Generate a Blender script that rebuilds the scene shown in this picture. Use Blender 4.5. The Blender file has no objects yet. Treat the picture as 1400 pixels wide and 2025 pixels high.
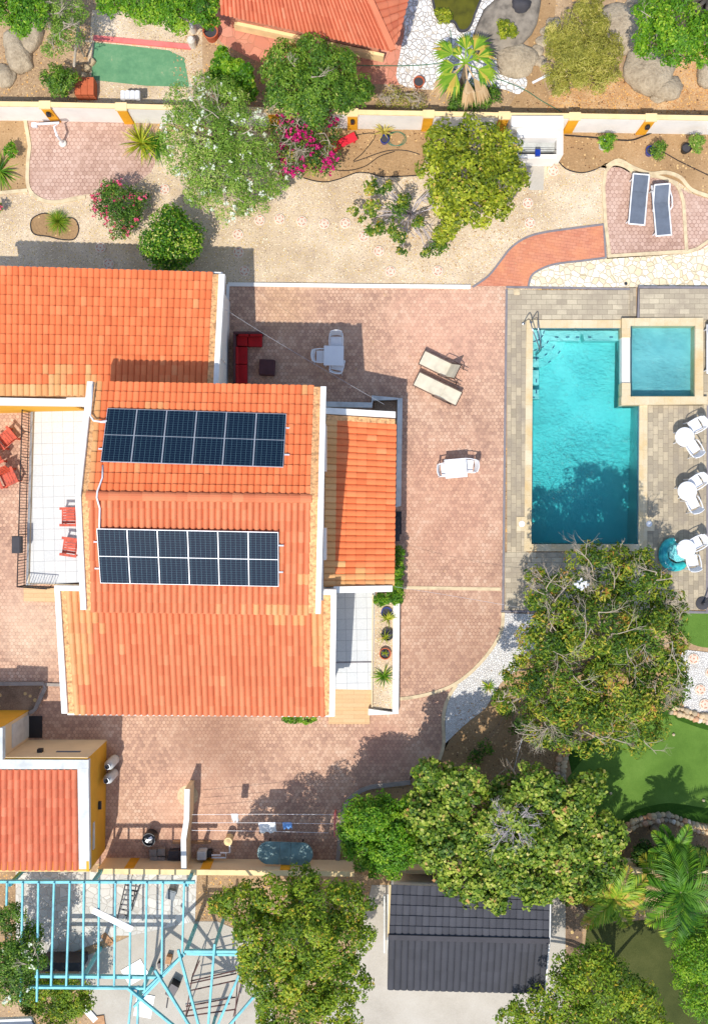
import bpy, bmesh, math, random
import numpy as np
from mathutils import Vector, Matrix
R = math.radians
random.seed(7); RNG = np.random.default_rng(7)
sc = bpy.context.scene
COL = sc.collection
# ---------------------------------------------------------------- camera, sky, sun, exposure
CAMH = 40.0
cam = bpy.data.objects.new('camera', bpy.data.cameras.new('camera')); COL.objects.link(cam)
cam.location = (0, 0, CAMH); cam.rotation_euler = (0, 0, 0)
cam.data.sensor_fit = 'VERTICAL'; cam.data.sensor_height = 24.0
cam.data.lens = 24.0*2000/2025; cam.data.clip_start = 0.5; cam.data.clip_end = 900
sc.camera = cam
w = bpy.data.worlds.new('World'); sc.world = w; w.use_nodes = True
nt = w.node_tree
sky = nt.nodes.new('ShaderNodeTexSky'); sky.sky_type = 'NISHITA'; sky.sun_disc = False
SH = Vector((0.20, 0.53))                      # shadow shift per metre of height
EL = math.atan2(1.0, SH.length)
sky.sun_elevation = EL; sky.sun_rotation = math.atan2(-SH.x, -SH.y)
sky.altitude = 20; sky.air_density = 1.0; sky.dust_density = 1.0; sky.ozone_density = 1.0
nt.links.new(sky.outputs[0], nt.nodes['Background'].inputs[0]); nt.nodes['Background'].inputs[1].default_value = 0.15
sl = bpy.data.lights.new('sun', 'SUN'); sl.energy = 3.05; sl.angle = R(0.53); sl.color = (1.0, 0.955, 0.89)
so = bpy.data.objects.new('sun', sl); COL.objects.link(so)
so.rotation_euler = Vector((SH.x, SH.y, -1)).to_track_quat('-Z', 'Y').to_euler()
sc.view_settings.view_transform = 'Standard'; sc.view_settings.look = 'None'
sc.view_settings.gamma = 1; sc.view_settings.exposure = 0.52; sc.view_settings.use_curve_mapping = False
# ---------------------------------------------------------------- helpers
def W(px, py, h=0.0):
    "the point at height h that lies under pixel (px,py) of the 1400x2025 survey photo"
    k = (CAMH-h)/CAMH/50.0
    return Vector(((px-700)*k, (1012.5-py)*k, h))
def lin(c, k=1.0):
    return tuple(((v/255)/12.92 if v/255 <= .04045 else ((v/255+.055)/1.055)**2.4)*k for v in c)+(1.0,)
def tag(o, label, cat, group=None, kind=None):
    if label: o['label'] = label
    if cat: o['category'] = cat
    if group: o['group'] = group
    if kind: o['kind'] = kind
    return o
def thing(name, label, cat, loc=(0, 0, 0), rz=0.0, group=None):
    o = bpy.data.objects.new(name, None); COL.objects.link(o)
    o.location = loc; o.rotation_euler = (0, 0, rz); o.empty_display_size = .2
    return tag(o, label, cat, group)
def dup(o, parent=None, **kw):
    c = o.copy(); COL.objects.link(c)
    if parent is not None: c.parent = parent
    for ch in list(o.children): dup(ch, c)
    for k, v in kw.items(): c[k] = v
    return c
class MB:
    def __init__(s): s.v = []; s.f = []; s.t = []
    def add(s, vs, fs, tone=0.5):
        b = len(s.v); s.v.extend([tuple(x) for x in vs])
        s.f.extend([tuple(i+b for i in f) for f in fs]); s.t.extend([tone]*len(fs)); return s
    def box(s, c, d, rz=0.0, tone=.5, M=None, taper=1.0):
        x, y, z = d[0]/2, d[1]/2, d[2]/2; cs, sn = math.cos(rz), math.sin(rz); vs = []
        for sz in (-1, 1):
            t = taper if sz > 0 else 1.0
            for sx, sy in ((-1, -1), (1, -1), (1, 1), (-1, 1)):
                a, b = sx*x*t, sy*y*t
                p = Vector((c[0]+a*cs-b*sn, c[1]+a*sn+b*cs, c[2]+sz*z))
                vs.append(M @ p if M else p)
        return s.add(vs, [(3, 2, 1, 0), (4, 5, 6, 7), (0, 1, 5, 4), (1, 2, 6, 5), (2, 3, 7, 6), (3, 0, 4, 7)], tone)
    def prism(s, pts, z0, z1, tone=.5, top=True, bottom=False):
        n = len(pts)
        a = sum(pts[i][0]*pts[(i+1) % n][1]-pts[(i+1) % n][0]*pts[i][1] for i in range(n))
        if a < 0: pts = pts[::-1]
        Z1 = z1 if hasattr(z1, '__len__') else [z1]*n
        if a < 0 and hasattr(z1, '__len__'): Z1 = Z1[::-1]
        vs = [(p[0], p[1], z0) for p in pts]+[(p[0], p[1], Z1[i]) for i, p in enumerate(pts)]
        fs = [(i, (i+1) % n, (i+1) % n+n, i+n) for i in range(n)]
        if top: fs.append(tuple(range(n, 2*n)))
        if bottom: fs.append(tuple(range(n-1, -1, -1)))
        return s.add(vs, fs, tone)
    def quad(s, a, b, c, d, tone=.5): return s.add([a, b, c, d], [(0, 1, 2, 3)], tone)
    def tube(s, pts, r, n=8, tone=.5, caps=True):
        pts = [Vector(p) for p in pts]; m = len(pts); rr = r if hasattr(r, '__len__') else [r]*m
        vs = []; up = Vector((0, 0, 1))
        for i, p in enumerate(pts):
            d = (pts[min(i+1, m-1)]-pts[max(i-1, 0)])
            d = d.normalized() if d.length > 1e-6 else up
            a = d.orthogonal().normalized() if i == 0 else (a-d*a.dot(d)).normalized() if (a-d*a.dot(d)).length > 1e-5 else d.orthogonal().normalized()
            b = d.cross(a)
            for k in range(n):
                t = 2*math.pi*k/n; vs.append(p+(a*math.cos(t)+b*math.sin(t))*rr[i])
        fs = [(i*n+k, i*n+(k+1) % n, (i+1)*n+(k+1) % n, (i+1)*n+k) for i in range(m-1) for k in range(n)]
        if caps: fs += [tuple(range(n-1, -1, -1)), tuple(range((m-1)*n, m*n))]
        return s.add(vs, fs, tone)
    def lathe(s, prof, c=(0, 0, 0), n=20, tone=.5, sx=1.0, sy=1.0):
        vs = []; m = len(prof)
        for r, z in prof:
            for k in range(n):
                t = 2*math.pi*k/n; vs.append((c[0]+r*sx*math.cos(t), c[1]+r*sy*math.sin(t), c[2]+z))
        fs = [(i*n+k, i*n+(k+1) % n, (i+1)*n+(k+1) % n, (i+1)*n+k) for i in range(m-1) for k in range(n)]
        if prof[-1][0] > 1e-4: fs.append(tuple(range((m-1)*n, m*n)))
        if prof[0][0] > 1e-4: fs.append(tuple(range(n-1, -1, -1)))
        return s.add(vs, fs, tone)
    def build(s, name, mat, parent=None, smooth=False, bevel=0.0):
        me = bpy.data.meshes.new(name); me.from_pydata(s.v, [], s.f)
        a = me.attributes.new('tone', 'FLOAT', 'FACE'); a.data.foreach_set('value', np.array(s.t, dtype=np.float32))
        me.materials.append(mat); me.validate(); me.update()
        if smooth: me.polygons.foreach_set('use_smooth', [True]*len(me.polygons))
        o = bpy.data.objects.new(name, me); COL.objects.link(o)
        if parent is not None: o.parent = parent
        if bevel:
            b = o.modifiers.new('bevel', 'BEVEL'); b.width = bevel; b.segments = 2; b.limit_method = 'ANGLE'
        return o
def bulk(name, V, F, tone, mat, parent=None):
    me = bpy.data.meshes.new(name); nv, nf, k = len(V), len(F), F.shape[1]
    me.vertices.add(nv); me.vertices.foreach_set('co', V.astype(np.float32).ravel())
    me.loops.add(nf*k); me.loops.foreach_set('vertex_index', F.astype(np.int32).ravel())
    me.polygons.add(nf); me.polygons.foreach_set('loop_start', np.arange(0, nf*k, k, dtype=np.int32))
    try: me.polygons.foreach_set('loop_total', np.full(nf, k, dtype=np.int32))
    except Exception: pass
    a = me.attributes.new('tone', 'FLOAT', 'FACE'); a.data.foreach_set('value', tone.astype(np.float32))
    me.materials.append(mat); me.update(calc_edges=True)
    o = bpy.data.objects.new(name, me); COL.objects.link(o)
    if parent is not None: o.parent = parent
    return o
def spline(pts, closed=False, n=6):
    out = []; m = len(pts)
    rng = range(m) if closed else range(m-1)
    g = (lambda i: pts[i % m]) if closed else (lambda i: pts[max(0, min(m-1, i))])
    for i in rng:
        p0, p1, p2, p3 = g(i-1), g(i), g(i+1), g(i+2)
        for k in range(n):
            t = k/n
            out.append(tuple(.5*((2*b)+(c-a)*t+(2*a-5*b+4*c-d)*t*t+(-a+3*b-3*c+d)*t**3) for a, b, c, d in zip(p0, p1, p2, p3)))
    if not closed: out.append(tuple(pts[-1]))
    return out
def wp(pts, h=0.0): return [W(x, y, h) for x, y in pts]
def sheet(name, pts, z, mat, kind='structure', parent=None):
    P = wp(pts, 0.0); n = len(P)
    a = sum(P[i].x*P[(i+1) % n].y-P[(i+1) % n].x*P[i].y for i in range(n))
    if a < 0: P = P[::-1]
    bm = bmesh.new(); bm.faces.new([bm.verts.new((p.x, p.y, z)) for p in P])
    bmesh.ops.triangulate(bm, faces=bm.faces[:])
    me = bpy.data.meshes.new(name); bm.to_mesh(me); bm.free(); me.materials.append(mat)
    o = bpy.data.objects.new(name, me); COL.objects.link(o)
    if kind: o['kind'] = kind
    if parent is not None: o.parent = parent
    return o
def strip(mb, pts, width, z0, z1, closed=False, tone=.5):
    "a raised band along a world polyline"
    P = [Vector((p[0], p[1])) for p in pts]; m = len(P); L = []; Rr = []
    for i in range(m):
        if closed: d = P[(i+1) % m]-P[i-1]
        else: d = P[min(i+1, m-1)]-P[max(i-1, 0)]
        d = d.normalized() if d.length > 1e-6 else Vector((1, 0)); nrm = Vector((-d.y, d.x))*width/2
        L.append(P[i]+nrm); Rr.append(P[i]-nrm)
    vs = []
    for i in range(m): vs += [(L[i].x, L[i].y, z0), (L[i].x, L[i].y, z1), (Rr[i].x, Rr[i].y, z1), (Rr[i].x, Rr[i].y, z0)]
    fs = []
    for i in range(m if closed else m-1):
        a, b = i*4, ((i+1) % m)*4
        fs += [(a, a+1, b+1, b), (a+1, a+2, b+2, b+1), (a+2, a+3, b+3, b+2)]
    if not closed: fs += [(0, 3, 2, 1), ((m-1)*4, (m-1)*4+1, (m-1)*4+2, (m-1)*4+3)]
    mb.add(vs, [f[::-1] for f in fs], tone); return mb
# ---------------------------------------------------------------- materials
class NT:
    def __init__(s, name):
        s.m = bpy.data.materials.new(name); s.m.use_nodes = True; s.t = s.m.node_tree
        s.b = s.t.nodes['Principled BSDF']; s.out = s.t.nodes['Material Output']
    def n(s, typ, ins=None, **pr):
        x = s.t.nodes.new('ShaderNode'+typ)
        for k, v in pr.items(): setattr(x, k, v)
        for k, v in (ins or {}).items():
            i = x.inputs[k]
            if isinstance(v, bpy.types.NodeSocket): s.t.links.new(v, i)
            else: i.default_value = v
        return x
    def link(s, a, b): s.t.links.new(a, b)
    def math(s, op, a, b=0.0, c=None):
        ins = {0: a, 1: b}
        if c is not None: ins[2] = c
        return s.n('Math', ins, operation=op).outputs[0]
    def vm(s, op, a, b=(0, 0, 0), out=0): return s.n('VectorMath', {0: a, 1: b}, operation=op).outputs[out]
    def ramp(s, fac, stops, interp='LINEAR'):
        r = s.n('ValToRGB', {0: fac}); e = r.color_ramp.elements; r.color_ramp.interpolation = interp
        while len(e) < len(stops): e.new(0.5)
        for i, (p, c) in enumerate(stops): e[i].position = p; e[i].color = c
        return r.outputs[0]
    def mix(s, f, a, b, blend='MIX'):
        m = s.n('Mix', data_type='RGBA', blend_type=blend); i = m.inputs
        for sock, v in ((i[0], f), (i[6], a), (i[7], b)):
            if isinstance(v, bpy.types.NodeSocket): s.t.links.new(v, sock)
            else: sock.default_value = v
        return m.outputs[2]
    def noise(s, co, scale, detail=4, rough=.55, out=0):
        return s.n('TexNoise', {'Vector': co, 'Scale': scale, 'Detail': detail, 'Roughness': rough}).outputs[out]
    def co(s): return s.n('TexCoord').outputs['Object']
    def bump(s, h, strength=.5, dist=.02):
        return s.n('Bump', {'Height': h, 'Strength': strength, 'Distance': dist}).outputs[0]
def plain(name, c, rough=.6, metal=0.0, k=1.0, var=.12, vs=3.0, bump=.15, bs=40, dist=.01, spec=.5):
    t = NT(name); co = t.co(); c = lin(c, k)
    n = t.noise(co, vs, 5)
    d = tuple(x*(1-var*1.6) for x in c[:3])+(1,); l = tuple(min(1, x*(1+var)) for x in c[:3])+(1,)
    t.link(t.ramp(n, [(.3, d), (.5, c), (.7, l)]), t.b.inputs['Base Color'])
    t.b.inputs['Roughness'].default_value = rough; t.b.inputs['Metallic'].default_value = metal
    t.b.inputs['Specular IOR Level'].default_value = spec
    if bump: t.link(t.bump(t.noise(co, bs, 3), bump, dist), t.b.inputs['Normal'])
    return t.m
def ground(name, stops, scale, fine=30, rough=.95, bump=.6, dist=.03, speck=None):
    "three-way noise mix of ground colours plus fine grain"
    t = NT(name); co = t.co()
    big = t.noise(co, scale, 6, .65); fin = t.noise(co, fine, 4, .7)
    f = t.math('ADD', t.math('MULTIPLY', big, .6), t.math('MULTIPLY', fin, .4))
    col = t.ramp(f, [(p, lin(c)) for p, c in stops])
    if speck:
        for sc_, thr, c in speck:
            v = t.n('TexVoronoi', {'Vector': co, 'Scale': sc_}).outputs
            m = t.math('LESS_THAN', t.n('SeparateColor', {0: v['Color']}).outputs[0], thr)
            d = t.math('LESS_THAN', v['Distance'], .38)
            col = t.mix(t.math('MULTIPLY', m, d), col, lin(c))
    t.link(col, t.b.inputs['Base Color']); t.b.inputs['Roughness'].default_value = rough
    t.b.inputs['Specular IOR Level'].default_value = .2
    t.link(t.bump(t.math('ADD', fin, big), bump, dist), t.b.inputs['Normal'])
    return t.m
def cobble(name, stops, gap, scale, gapw=.06, rough=.8, bump=.8, dist=.03, patch=None):
    "irregular stones with joints"
    t = NT(name); co = t.co()
    e = t.n('TexVoronoi', {'Vector': co, 'Scale': scale}, feature='DISTANCE_TO_EDGE').outputs[0]
    v = t.n('TexVoronoi', {'Vector': co, 'Scale': scale}).outputs['Color']
    f = t.n('SeparateColor', {0: v}).outputs[0]
    f = t.math('ADD', t.math('MULTIPLY', f, .7), t.math('MULTIPLY', t.noise(co, scale*3, 3), .3))
    col = t.ramp(f, [(p, lin(c)) for p, c in stops])
    mask = t.n('MapRange', {0: e, 1: gapw*.5, 2: gapw*1.4, 3: 1.0, 4: 0.0}).outputs[0]
    col = t.mix(mask, col, lin(gap))
    if patch:
        pn = t.n('MapRange', {0: t.noise(co, patch[0], 4), 1: .5, 2: .65}).outputs[0]
        col = t.mix(t.math('MULTIPLY', pn, patch[2]), col, lin(patch[1]))
    t.link(col, t.b.inputs['Base Color']); t.b.inputs['Roughness'].default_value = rough
    h = t.n('MapRange', {0: e, 1: 0.0, 2: gapw*3}).outputs[0]
    t.link(t.bump(t.math('ADD', h, t.math('MULTIPLY', f, .4)), bump, dist), t.b.inputs['Normal'])
    return t.m
def hexpave(name, stops, joint, size=.14, jw=.055, stain=None, rot=0.0):
    t = NT(name); co = t.n('Mapping', {'Vector': t.co(), 'Rotation': (0, 0, rot)}).outputs[0]
    p = t.vm('SCALE', co); p.node.inputs['Scale'].default_value = 1/size
    p = t.vm('MULTIPLY', p, (1, 1, 0))
    p = t.vm('ADD', p, (1000, 1000*1.7320508, 0))
    s = (1.0, 1.7320508, 1.0); h = (.5, .8660254, 0)
    a = t.vm('SUBTRACT', t.vm('MODULO', p, s), h); b = t.vm('SUBTRACT', t.vm('MODULO', t.vm('SUBTRACT', p, h), s), h)
    a = t.vm('MULTIPLY', a, (1, 1, 0)); b = t.vm('MULTIPLY', b, (1, 1, 0))
    da = t.n('VectorMath', {0: a, 1: a}, operation='DOT_PRODUCT').outputs['Value']
    db = t.n('VectorMath', {0: b, 1: b}, operation='DOT_PRODUCT').outputs['Value']
    sel = t.math('LESS_THAN', da, db)
    m = t.n('Mix', data_type='VECTOR'); t.link(sel, m.inputs[0]); t.link(b, m.inputs[4]); t.link(a, m.inputs[5])
    g = m.outputs[1]
    ab = t.vm('ABSOLUTE', g)
    d1 = t.n('VectorMath', {0: ab, 1: (.5, .8660254, 0)}, operation='DOT_PRODUCT').outputs['Value']
    d2 = t.n('SeparateXYZ', {0: ab}).outputs[0]
    e = t.math('SUBTRACT', .5, t.math('MAXIMUM', d1, d2))
    cid = t.vm('FLOOR', t.vm('ADD', t.vm('MULTIPLY', t.vm('SUBTRACT', p, g), (2.0, 1.1547, 0)), (.5, .5, .5)))
    rnd = t.n('TexWhiteNoise', {'Vector': cid}).outputs['Value']
    big = t.noise(co, .55, 5, .6); mid = t.noise(co, 3.0, 4, .6); fin = t.noise(co, 45, 3)
    f = t.math('ADD', t.math('ADD', t.math('MULTIPLY', rnd, .17), t.math('MULTIPLY', big, .47)), t.math('ADD', t.math('MULTIPLY', mid, .28), t.math('MULTIPLY', fin, .10)))
    col = t.ramp(f, [(q, lin(c)) for q, c in stops])
    jm = t.n('MapRange', {0: e, 1: jw*.4, 2: jw*1.5, 3: 1.0, 4: 0.0}).outputs[0]
    jf = t.n('MapRange', {0: t.noise(co, .8, 3), 1: .35, 2: .65, 3: .3, 4: .95}).outputs[0]
    col = t.mix(t.math('MULTIPLY', jm, jf), col, lin(joint))
    wr = t.n('MapRange', {0: t.noise(co, .22, 6, .72), 1: .5, 2: .72, 3: 0.0, 4: .4}).outputs[0]
    col = t.mix(wr, col, lin((146, 108, 88)))
    sp = t.n('MapRange', {0: t.noise(co, 5.5, 5, .8), 1: .66, 2: .76, 3: 0.0, 4: .45}).outputs[0]
    col = t.mix(sp, col, lin((112, 84, 70)))
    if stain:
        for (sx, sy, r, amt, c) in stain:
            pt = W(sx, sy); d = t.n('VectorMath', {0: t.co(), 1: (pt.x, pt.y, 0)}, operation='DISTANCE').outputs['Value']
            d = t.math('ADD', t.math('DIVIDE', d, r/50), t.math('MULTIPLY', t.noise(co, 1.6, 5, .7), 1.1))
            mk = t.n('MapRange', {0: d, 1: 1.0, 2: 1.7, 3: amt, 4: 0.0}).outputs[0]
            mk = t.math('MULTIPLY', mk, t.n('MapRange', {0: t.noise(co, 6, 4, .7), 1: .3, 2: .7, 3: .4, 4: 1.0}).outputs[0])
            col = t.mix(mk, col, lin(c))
    t.link(col, t.b.inputs['Base Color']); t.b.inputs['Roughness'].default_value = .9
    t.b.inputs['Specular IOR Level'].default_value = .25
    hh = t.n('MapRange', {0: e, 1: 0.0, 2: jw*2}).outputs[0]
    t.link(t.bump(t.math('ADD', hh, t.math('MULTIPLY', rnd, .4)), .6, .012), t.b.inputs['Normal'])
    return t.m
def brick(name, c1, c2, mortar, bw, bh, rot=0.0, ms=.006, extra=None, off=.5, rough=.85):
    t = NT(name); co = t.n('Mapping', {'Vector': t.co(), 'Rotation': (0, 0, rot)}).outputs[0]
    b = t.n('TexBrick', {'Vector': co, 'Color1': lin(c1), 'Color2': lin(c2), 'Mortar': lin(mortar), 'Scale': 1.0,
                         'Mortar Size': ms, 'Mortar Smooth': .2, 'Bias': 0.0, 'Brick Width': bw, 'Row Height': bh}, offset=off, squash=1.0)
    n = t.noise(co, 1.2, 5, .6); col = b.outputs[0]
    if extra: col = t.mix(t.n('MapRange', {0: n, 1: .42, 2: .68, 3: 0.0, 4: .75}).outputs[0], col, lin(extra))
    f2 = t.noise(co, 25, 4, .7)
    col = t.mix(.35, col, t.ramp(f2, [(.3, (.45, .45, .45, 1)), (.7, (1.0, 1.0, 1.0, 1))]), 'MULTIPLY')
    t.link(col, t.b.inputs['Base Color']); t.b.inputs['Roughness'].default_value = rough
    t.b.inputs['Specular IOR Level'].default_value = .3
    t.link(t.bump(t.math('SUBTRACT', f2, b.outputs[1]), .4, .01), t.b.inputs['Normal'])
    return t.m
def toned(name, stops, rough=.6, transl=0.0, dirt=0.0, bump=.2, bs=25, spec=.3, var=.25, vs=1.5):
    t = NT(name); a = t.n('Attribute', attribute_name='tone').outputs['Fac']; co = t.co()
    col = t.ramp(a, [(p, lin(c)) for p, c in stops])
    if var:
        col = t.mix(var, col, t.ramp(t.noise(co, vs, 4, .6), [(.3, (.5, .5, .5, 1)), (.7, (1.15, 1.15, 1.15, 1))]), 'MULTIPLY')
    if dirt:
        col = t.mix(t.n('MapRange', {0: t.noise(co, 7, 6, .75), 1: .55, 2: .72, 3: 0.0, 4: dirt}).outputs[0], col, lin((96, 66, 44)))
    t.link(col, t.b.inputs['Base Color']); t.b.inputs['Roughness'].default_value = rough
    t.b.inputs['Specular IOR Level'].default_value = spec
    if bump: t.link(t.bump(t.noise(co, bs, 3), bump, .01), t.b.inputs['Normal'])
    if transl:
        tr = t.n('BsdfTranslucent', {'Color': col}); mx = t.n('MixShader', {0: transl, 1: t.b.outputs[0], 2: tr.outputs[0]})
        t.link(mx.outputs[0], t.out.inputs[0])
    return t.m
M = {}
M['white'] = plain('white_paint', (230, 227, 219), .8, var=.09, vs=2.2, bump=.25, bs=12)
M['wallwhite'] = plain('wall_render', (232, 226, 216), .9, var=.06, vs=1.2)
M['cream'] = plain('cream_render', (226, 200, 158), .9, var=.06, vs=1.2)
M['peach'] = plain('peach_cap', (235, 205, 150), .9, var=.1, vs=2)
M['yellow'] = plain('ochre_paint', (228, 160, 20), .85, var=.1, vs=2)
M['ochrewall'] = plain('ochre_wall', (218, 160, 36), .85, var=.07, vs=1)
M['tilewhite'] = brick('terrace_tiles', (214, 214, 210), (204, 206, 204), (166, 168, 168), .42, .42, R(-1.2), .008, off=0, rough=.35)
M['steptile'] = brick('step_planks', (222, 186, 140), (214, 176, 130), (190, 152, 110), .9, .16, 0, .006, off=.5)
M['greywhite'] = plain('pale_coping', (200, 202, 198), .8, var=.12, vs=2.5)
M['steel'] = plain('steel', (160, 165, 172), .25, 1.0, var=.05, bump=0)
M['darksteel'] = plain('dark_iron', (44, 42, 46), .45, .6, bump=0)
M['pvc'] = plain('white_plastic', (226, 226, 226), .4, var=.03, bump=0)
M['pvcwarm'] = plain('offwhite_plastic', (214, 208, 196), .4, var=.03, bump=0)
M['black'] = plain('black_plastic', (28, 28, 32), .5, bump=.1)
M['char'] = plain('charcoal', (62, 60, 64), .8)
M['redsofa'] = plain('red_fabric', (176, 18, 24), .9, bump=.4, bs=160)
M['redpaint'] = plain('red_paint', (214, 30, 50), .5)
M['redwood'] = plain('red_stained_wood', (190, 78, 52), .55, var=.25, vs=9)
M['brownfab'] = plain('brown_fabric', (86, 52, 54), .9, bump=.4, bs=120)
M['greyfab'] = plain('grey_mesh_fabric', (96, 104, 116), .85, bump=.3, bs=200)
M['beigefab'] = plain('beige_mesh_fabric', (206, 196, 172), .85, bump=.3, bs=200)
M['bronze'] = plain('bronze_frame', (84, 64, 54), .5, .3, bump=0)
M['terracotta'] = plain('terracotta', (190, 96, 58), .85)
M['bluepot'] = plain('blue_glaze', (22, 52, 140), .3)
M['concrete'] = ground('concrete', [(.3, (160, 152, 138)), (.5, (180, 172, 158)), (.7, (192, 186, 174))], .6, 20, bump=.2)
M['wood'] = plain('pale_wood', (176, 132, 92), .8, var=.2, vs=8)
M['bark'] = plain('bark', (126, 112, 94), .95, var=.3, vs=6, bump=.6)
M['palebark'] = plain('pale_bark', (172, 158, 138), .95, var=.2, vs=6, bump=.5)
M['deadbark'] = plain('dead_bark', (178, 168, 166), .95, var=.15, vs=6, bump=.5)
M['teal'] = plain('teal_paint', (104, 188, 196), .55, var=.2, vs=3, bump=.1)
M['pink'] = plain('pink_paint', (226, 116, 108), .6)
M['oval'] = plain('grey_green_cover', (110, 140, 138), .5, var=.25, vs=3)
M['blueedge'] = plain('pool_edge_tile', (20, 62, 110), .4)
M['kerb'] = plain('cream_kerb', (204, 184, 148), .9, var=.15, vs=4, bump=.4)
M['kerbgrey'] = plain('grey_kerb', (150, 140, 130), .9, var=.15, vs=4, bump=.4)
M['kerbdark'] = plain('slate_kerb', (126, 120, 122), .85, var=.12, vs=4, bump=.3)
M['coping'] = brick('travertine_coping', (222, 206, 174), (212, 194, 158), (194, 176, 142), .6, .6, 0, .005, extra=(208, 176, 120), off=0)
M['mortarwhite'] = plain('flaking_mortar', (216, 164, 112), .95, var=.35, vs=9, bump=.9, bs=14, dist=.04)
M['rock'] = ground('boulder_rock', [(.3, (118, 102, 84)), (.45, (164, 148, 124)), (.6, (188, 172, 146)), (.72, (202, 184, 152))], 1.2, 9, bump=1.0, dist=.06)
M['soil'] = ground('bare_soil', [(.34, (136, 108, 76)), (.5, (164, 132, 94)), (.66, (186, 154, 116))], .5, 14, speck=[(9, .06, (206, 172, 120)), (14, .05, (92, 66, 48))])
M['terrain'] = ground('garden_earth', [(.32, (122, 100, 76)), (.5, (164, 136, 104)), (.66, (192, 164, 130))], .35, 10, speck=[(11, .12, (214, 164, 92)), (17, .08, (110, 84, 62)), (23, .1, (226, 196, 140))])
M['litter'] = ground('leaf_litter', [(.34, (158, 120, 82)), (.5, (194, 152, 106)), (.66, (216, 184, 140))], 1.2, 22, speck=[(13, .4, (222, 170, 96)), (19, .3, (176, 112, 60)), (9, .1, (120, 86, 56))], bump=1.0)
M['gravel'] = ground('beige_gravel', [(.36, (178, 154, 124)), (.5, (208, 186, 154)), (.64, (228, 210, 184))], .45, 26, bump=1.0, speck=[(16, .22, (206, 176, 110)), (21, .16, (170, 148, 142)), (18, .14, (244, 226, 196)), (25, .1, (130, 110, 92))])
M['darkgravel'] = ground('dark_gravel', [(.36, (100, 82, 66)), (.5, (138, 114, 92)), (.64, (170, 144, 118))], .8, 26, bump=1.0, speck=[(5, .12, (206, 176, 120))])
M['whitegravel'] = cobble('white_gravel', [(.2, (212, 206, 196)), (.6, (226, 222, 213)), (.9, (234, 230, 222))], (204, 198, 192), 13, .05)
M['pebbles'] = cobble('white_pebbles', [(.2, (214, 210, 204)), (.5, (236, 234, 230)), (.9, (242, 240, 238))], (196, 184, 166), 5.2, .045, dist=.05)
M['crazycream'] = cobble('cream_rubble_paving', [(.2, (214, 196, 160)), (.5, (232, 220, 194)), (.9, (240, 234, 220))], (204, 186, 152), 4.2, .03, patch=(1.0, (226, 200, 160), .4))
M['crazygrey'] = cobble('white_crazy_paving', [(.2, (184, 180, 170)), (.5, (198, 194, 184)), (.9, (210, 206, 196))], (170, 164, 152), 3.4, .028, bump=.4)
M['flagstone'] = cobble('terracotta_flagstone', [(.2, (192, 124, 100)), (.5, (204, 134, 108)), (.9, (212, 148, 122))], (176, 120, 92), 2.4, .02, bump=.4, patch=(.8, (180, 128, 104), .6))
M['turf'] = ground('artificial_turf', [(.34, (72, 102, 38)), (.46, (86, 118, 44)), (.56, (98, 130, 52)), (.68, (116, 144, 66))], .5, 42, bump=1.0, dist=.02)
M['turfdark'] = ground('artificial_turf_dark', [(.34, (40, 74, 16)), (.5, (54, 88, 22)), (.66, (70, 100, 30))], .8, 50, bump=.8)
M['grass'] = ground('shade_toned_grass', [(.34, (48, 56, 24)), (.5, (72, 78, 38)), (.66, (98, 98, 56))], .35, 40, bump=.8)  # greens darkened to stand in for tree shade on the back lawn
M['hex'] = hexpave('hexagon_paving', [(.30, (146, 116, 98)), (.42, (176, 140, 119)), (.52, (195, 157, 131)), (.62, (207, 172, 146)), (.75, (216, 190, 166))], (132, 98, 82), .15,
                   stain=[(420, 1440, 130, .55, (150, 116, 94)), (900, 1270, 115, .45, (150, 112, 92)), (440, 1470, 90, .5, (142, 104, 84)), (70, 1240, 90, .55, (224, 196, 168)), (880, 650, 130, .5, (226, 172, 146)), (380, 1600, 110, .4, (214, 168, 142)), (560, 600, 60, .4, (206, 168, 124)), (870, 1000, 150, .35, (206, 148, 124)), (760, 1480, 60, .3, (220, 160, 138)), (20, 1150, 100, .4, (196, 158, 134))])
M['hexpink'] = hexpave('hexagon_paving_pink', [(.30, (156, 124, 108)), (.42, (176, 144, 126)), (.52, (190, 158, 140)), (.63, (200, 170, 152)), (.75, (210, 182, 164))], (130, 92, 80), .17)
M['deck_h'] = brick('pool_deck_pavers', (204, 190, 162), (170, 157, 134), (136, 124, 104), .40, .20, 0, .007, extra=(160, 146, 126))
M['deck_v'] = brick('pool_deck_pavers_lengthwise', (198, 182, 152), (160, 147, 124), (134, 120, 100), .34, .20, R(90), .007, extra=(150, 138, 122))
M['orangebrick'] = brick('orange_brick_path', (210, 142, 112), (196, 124, 96), (172, 110, 86), .24, .12, R(8), .006, extra=(220, 146, 104))
# ================================================================ THE GROUND
def rects(name, R_, z, mat):
    mb = MB()
    for x0, y0, x1, y1 in R_:
        a, b, c, d = W(x0, y1), W(x1, y1), W(x1, y0), W(x0, y0)
        mb.quad(*[(p.x, p.y, z) for p in (a, b, c, d)])
    o = mb.build(name, mat); o['kind'] = 'structure'; return o
rects('ground', [(-4000, -4000, 5400, 632), (-4000, 632, 1040, 1086), (1388, 632, 5400, 1086), (-4000, 1086, 5400, 6000)], 0.0, M['terrain'])
Z = lambda k: k*.004
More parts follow.
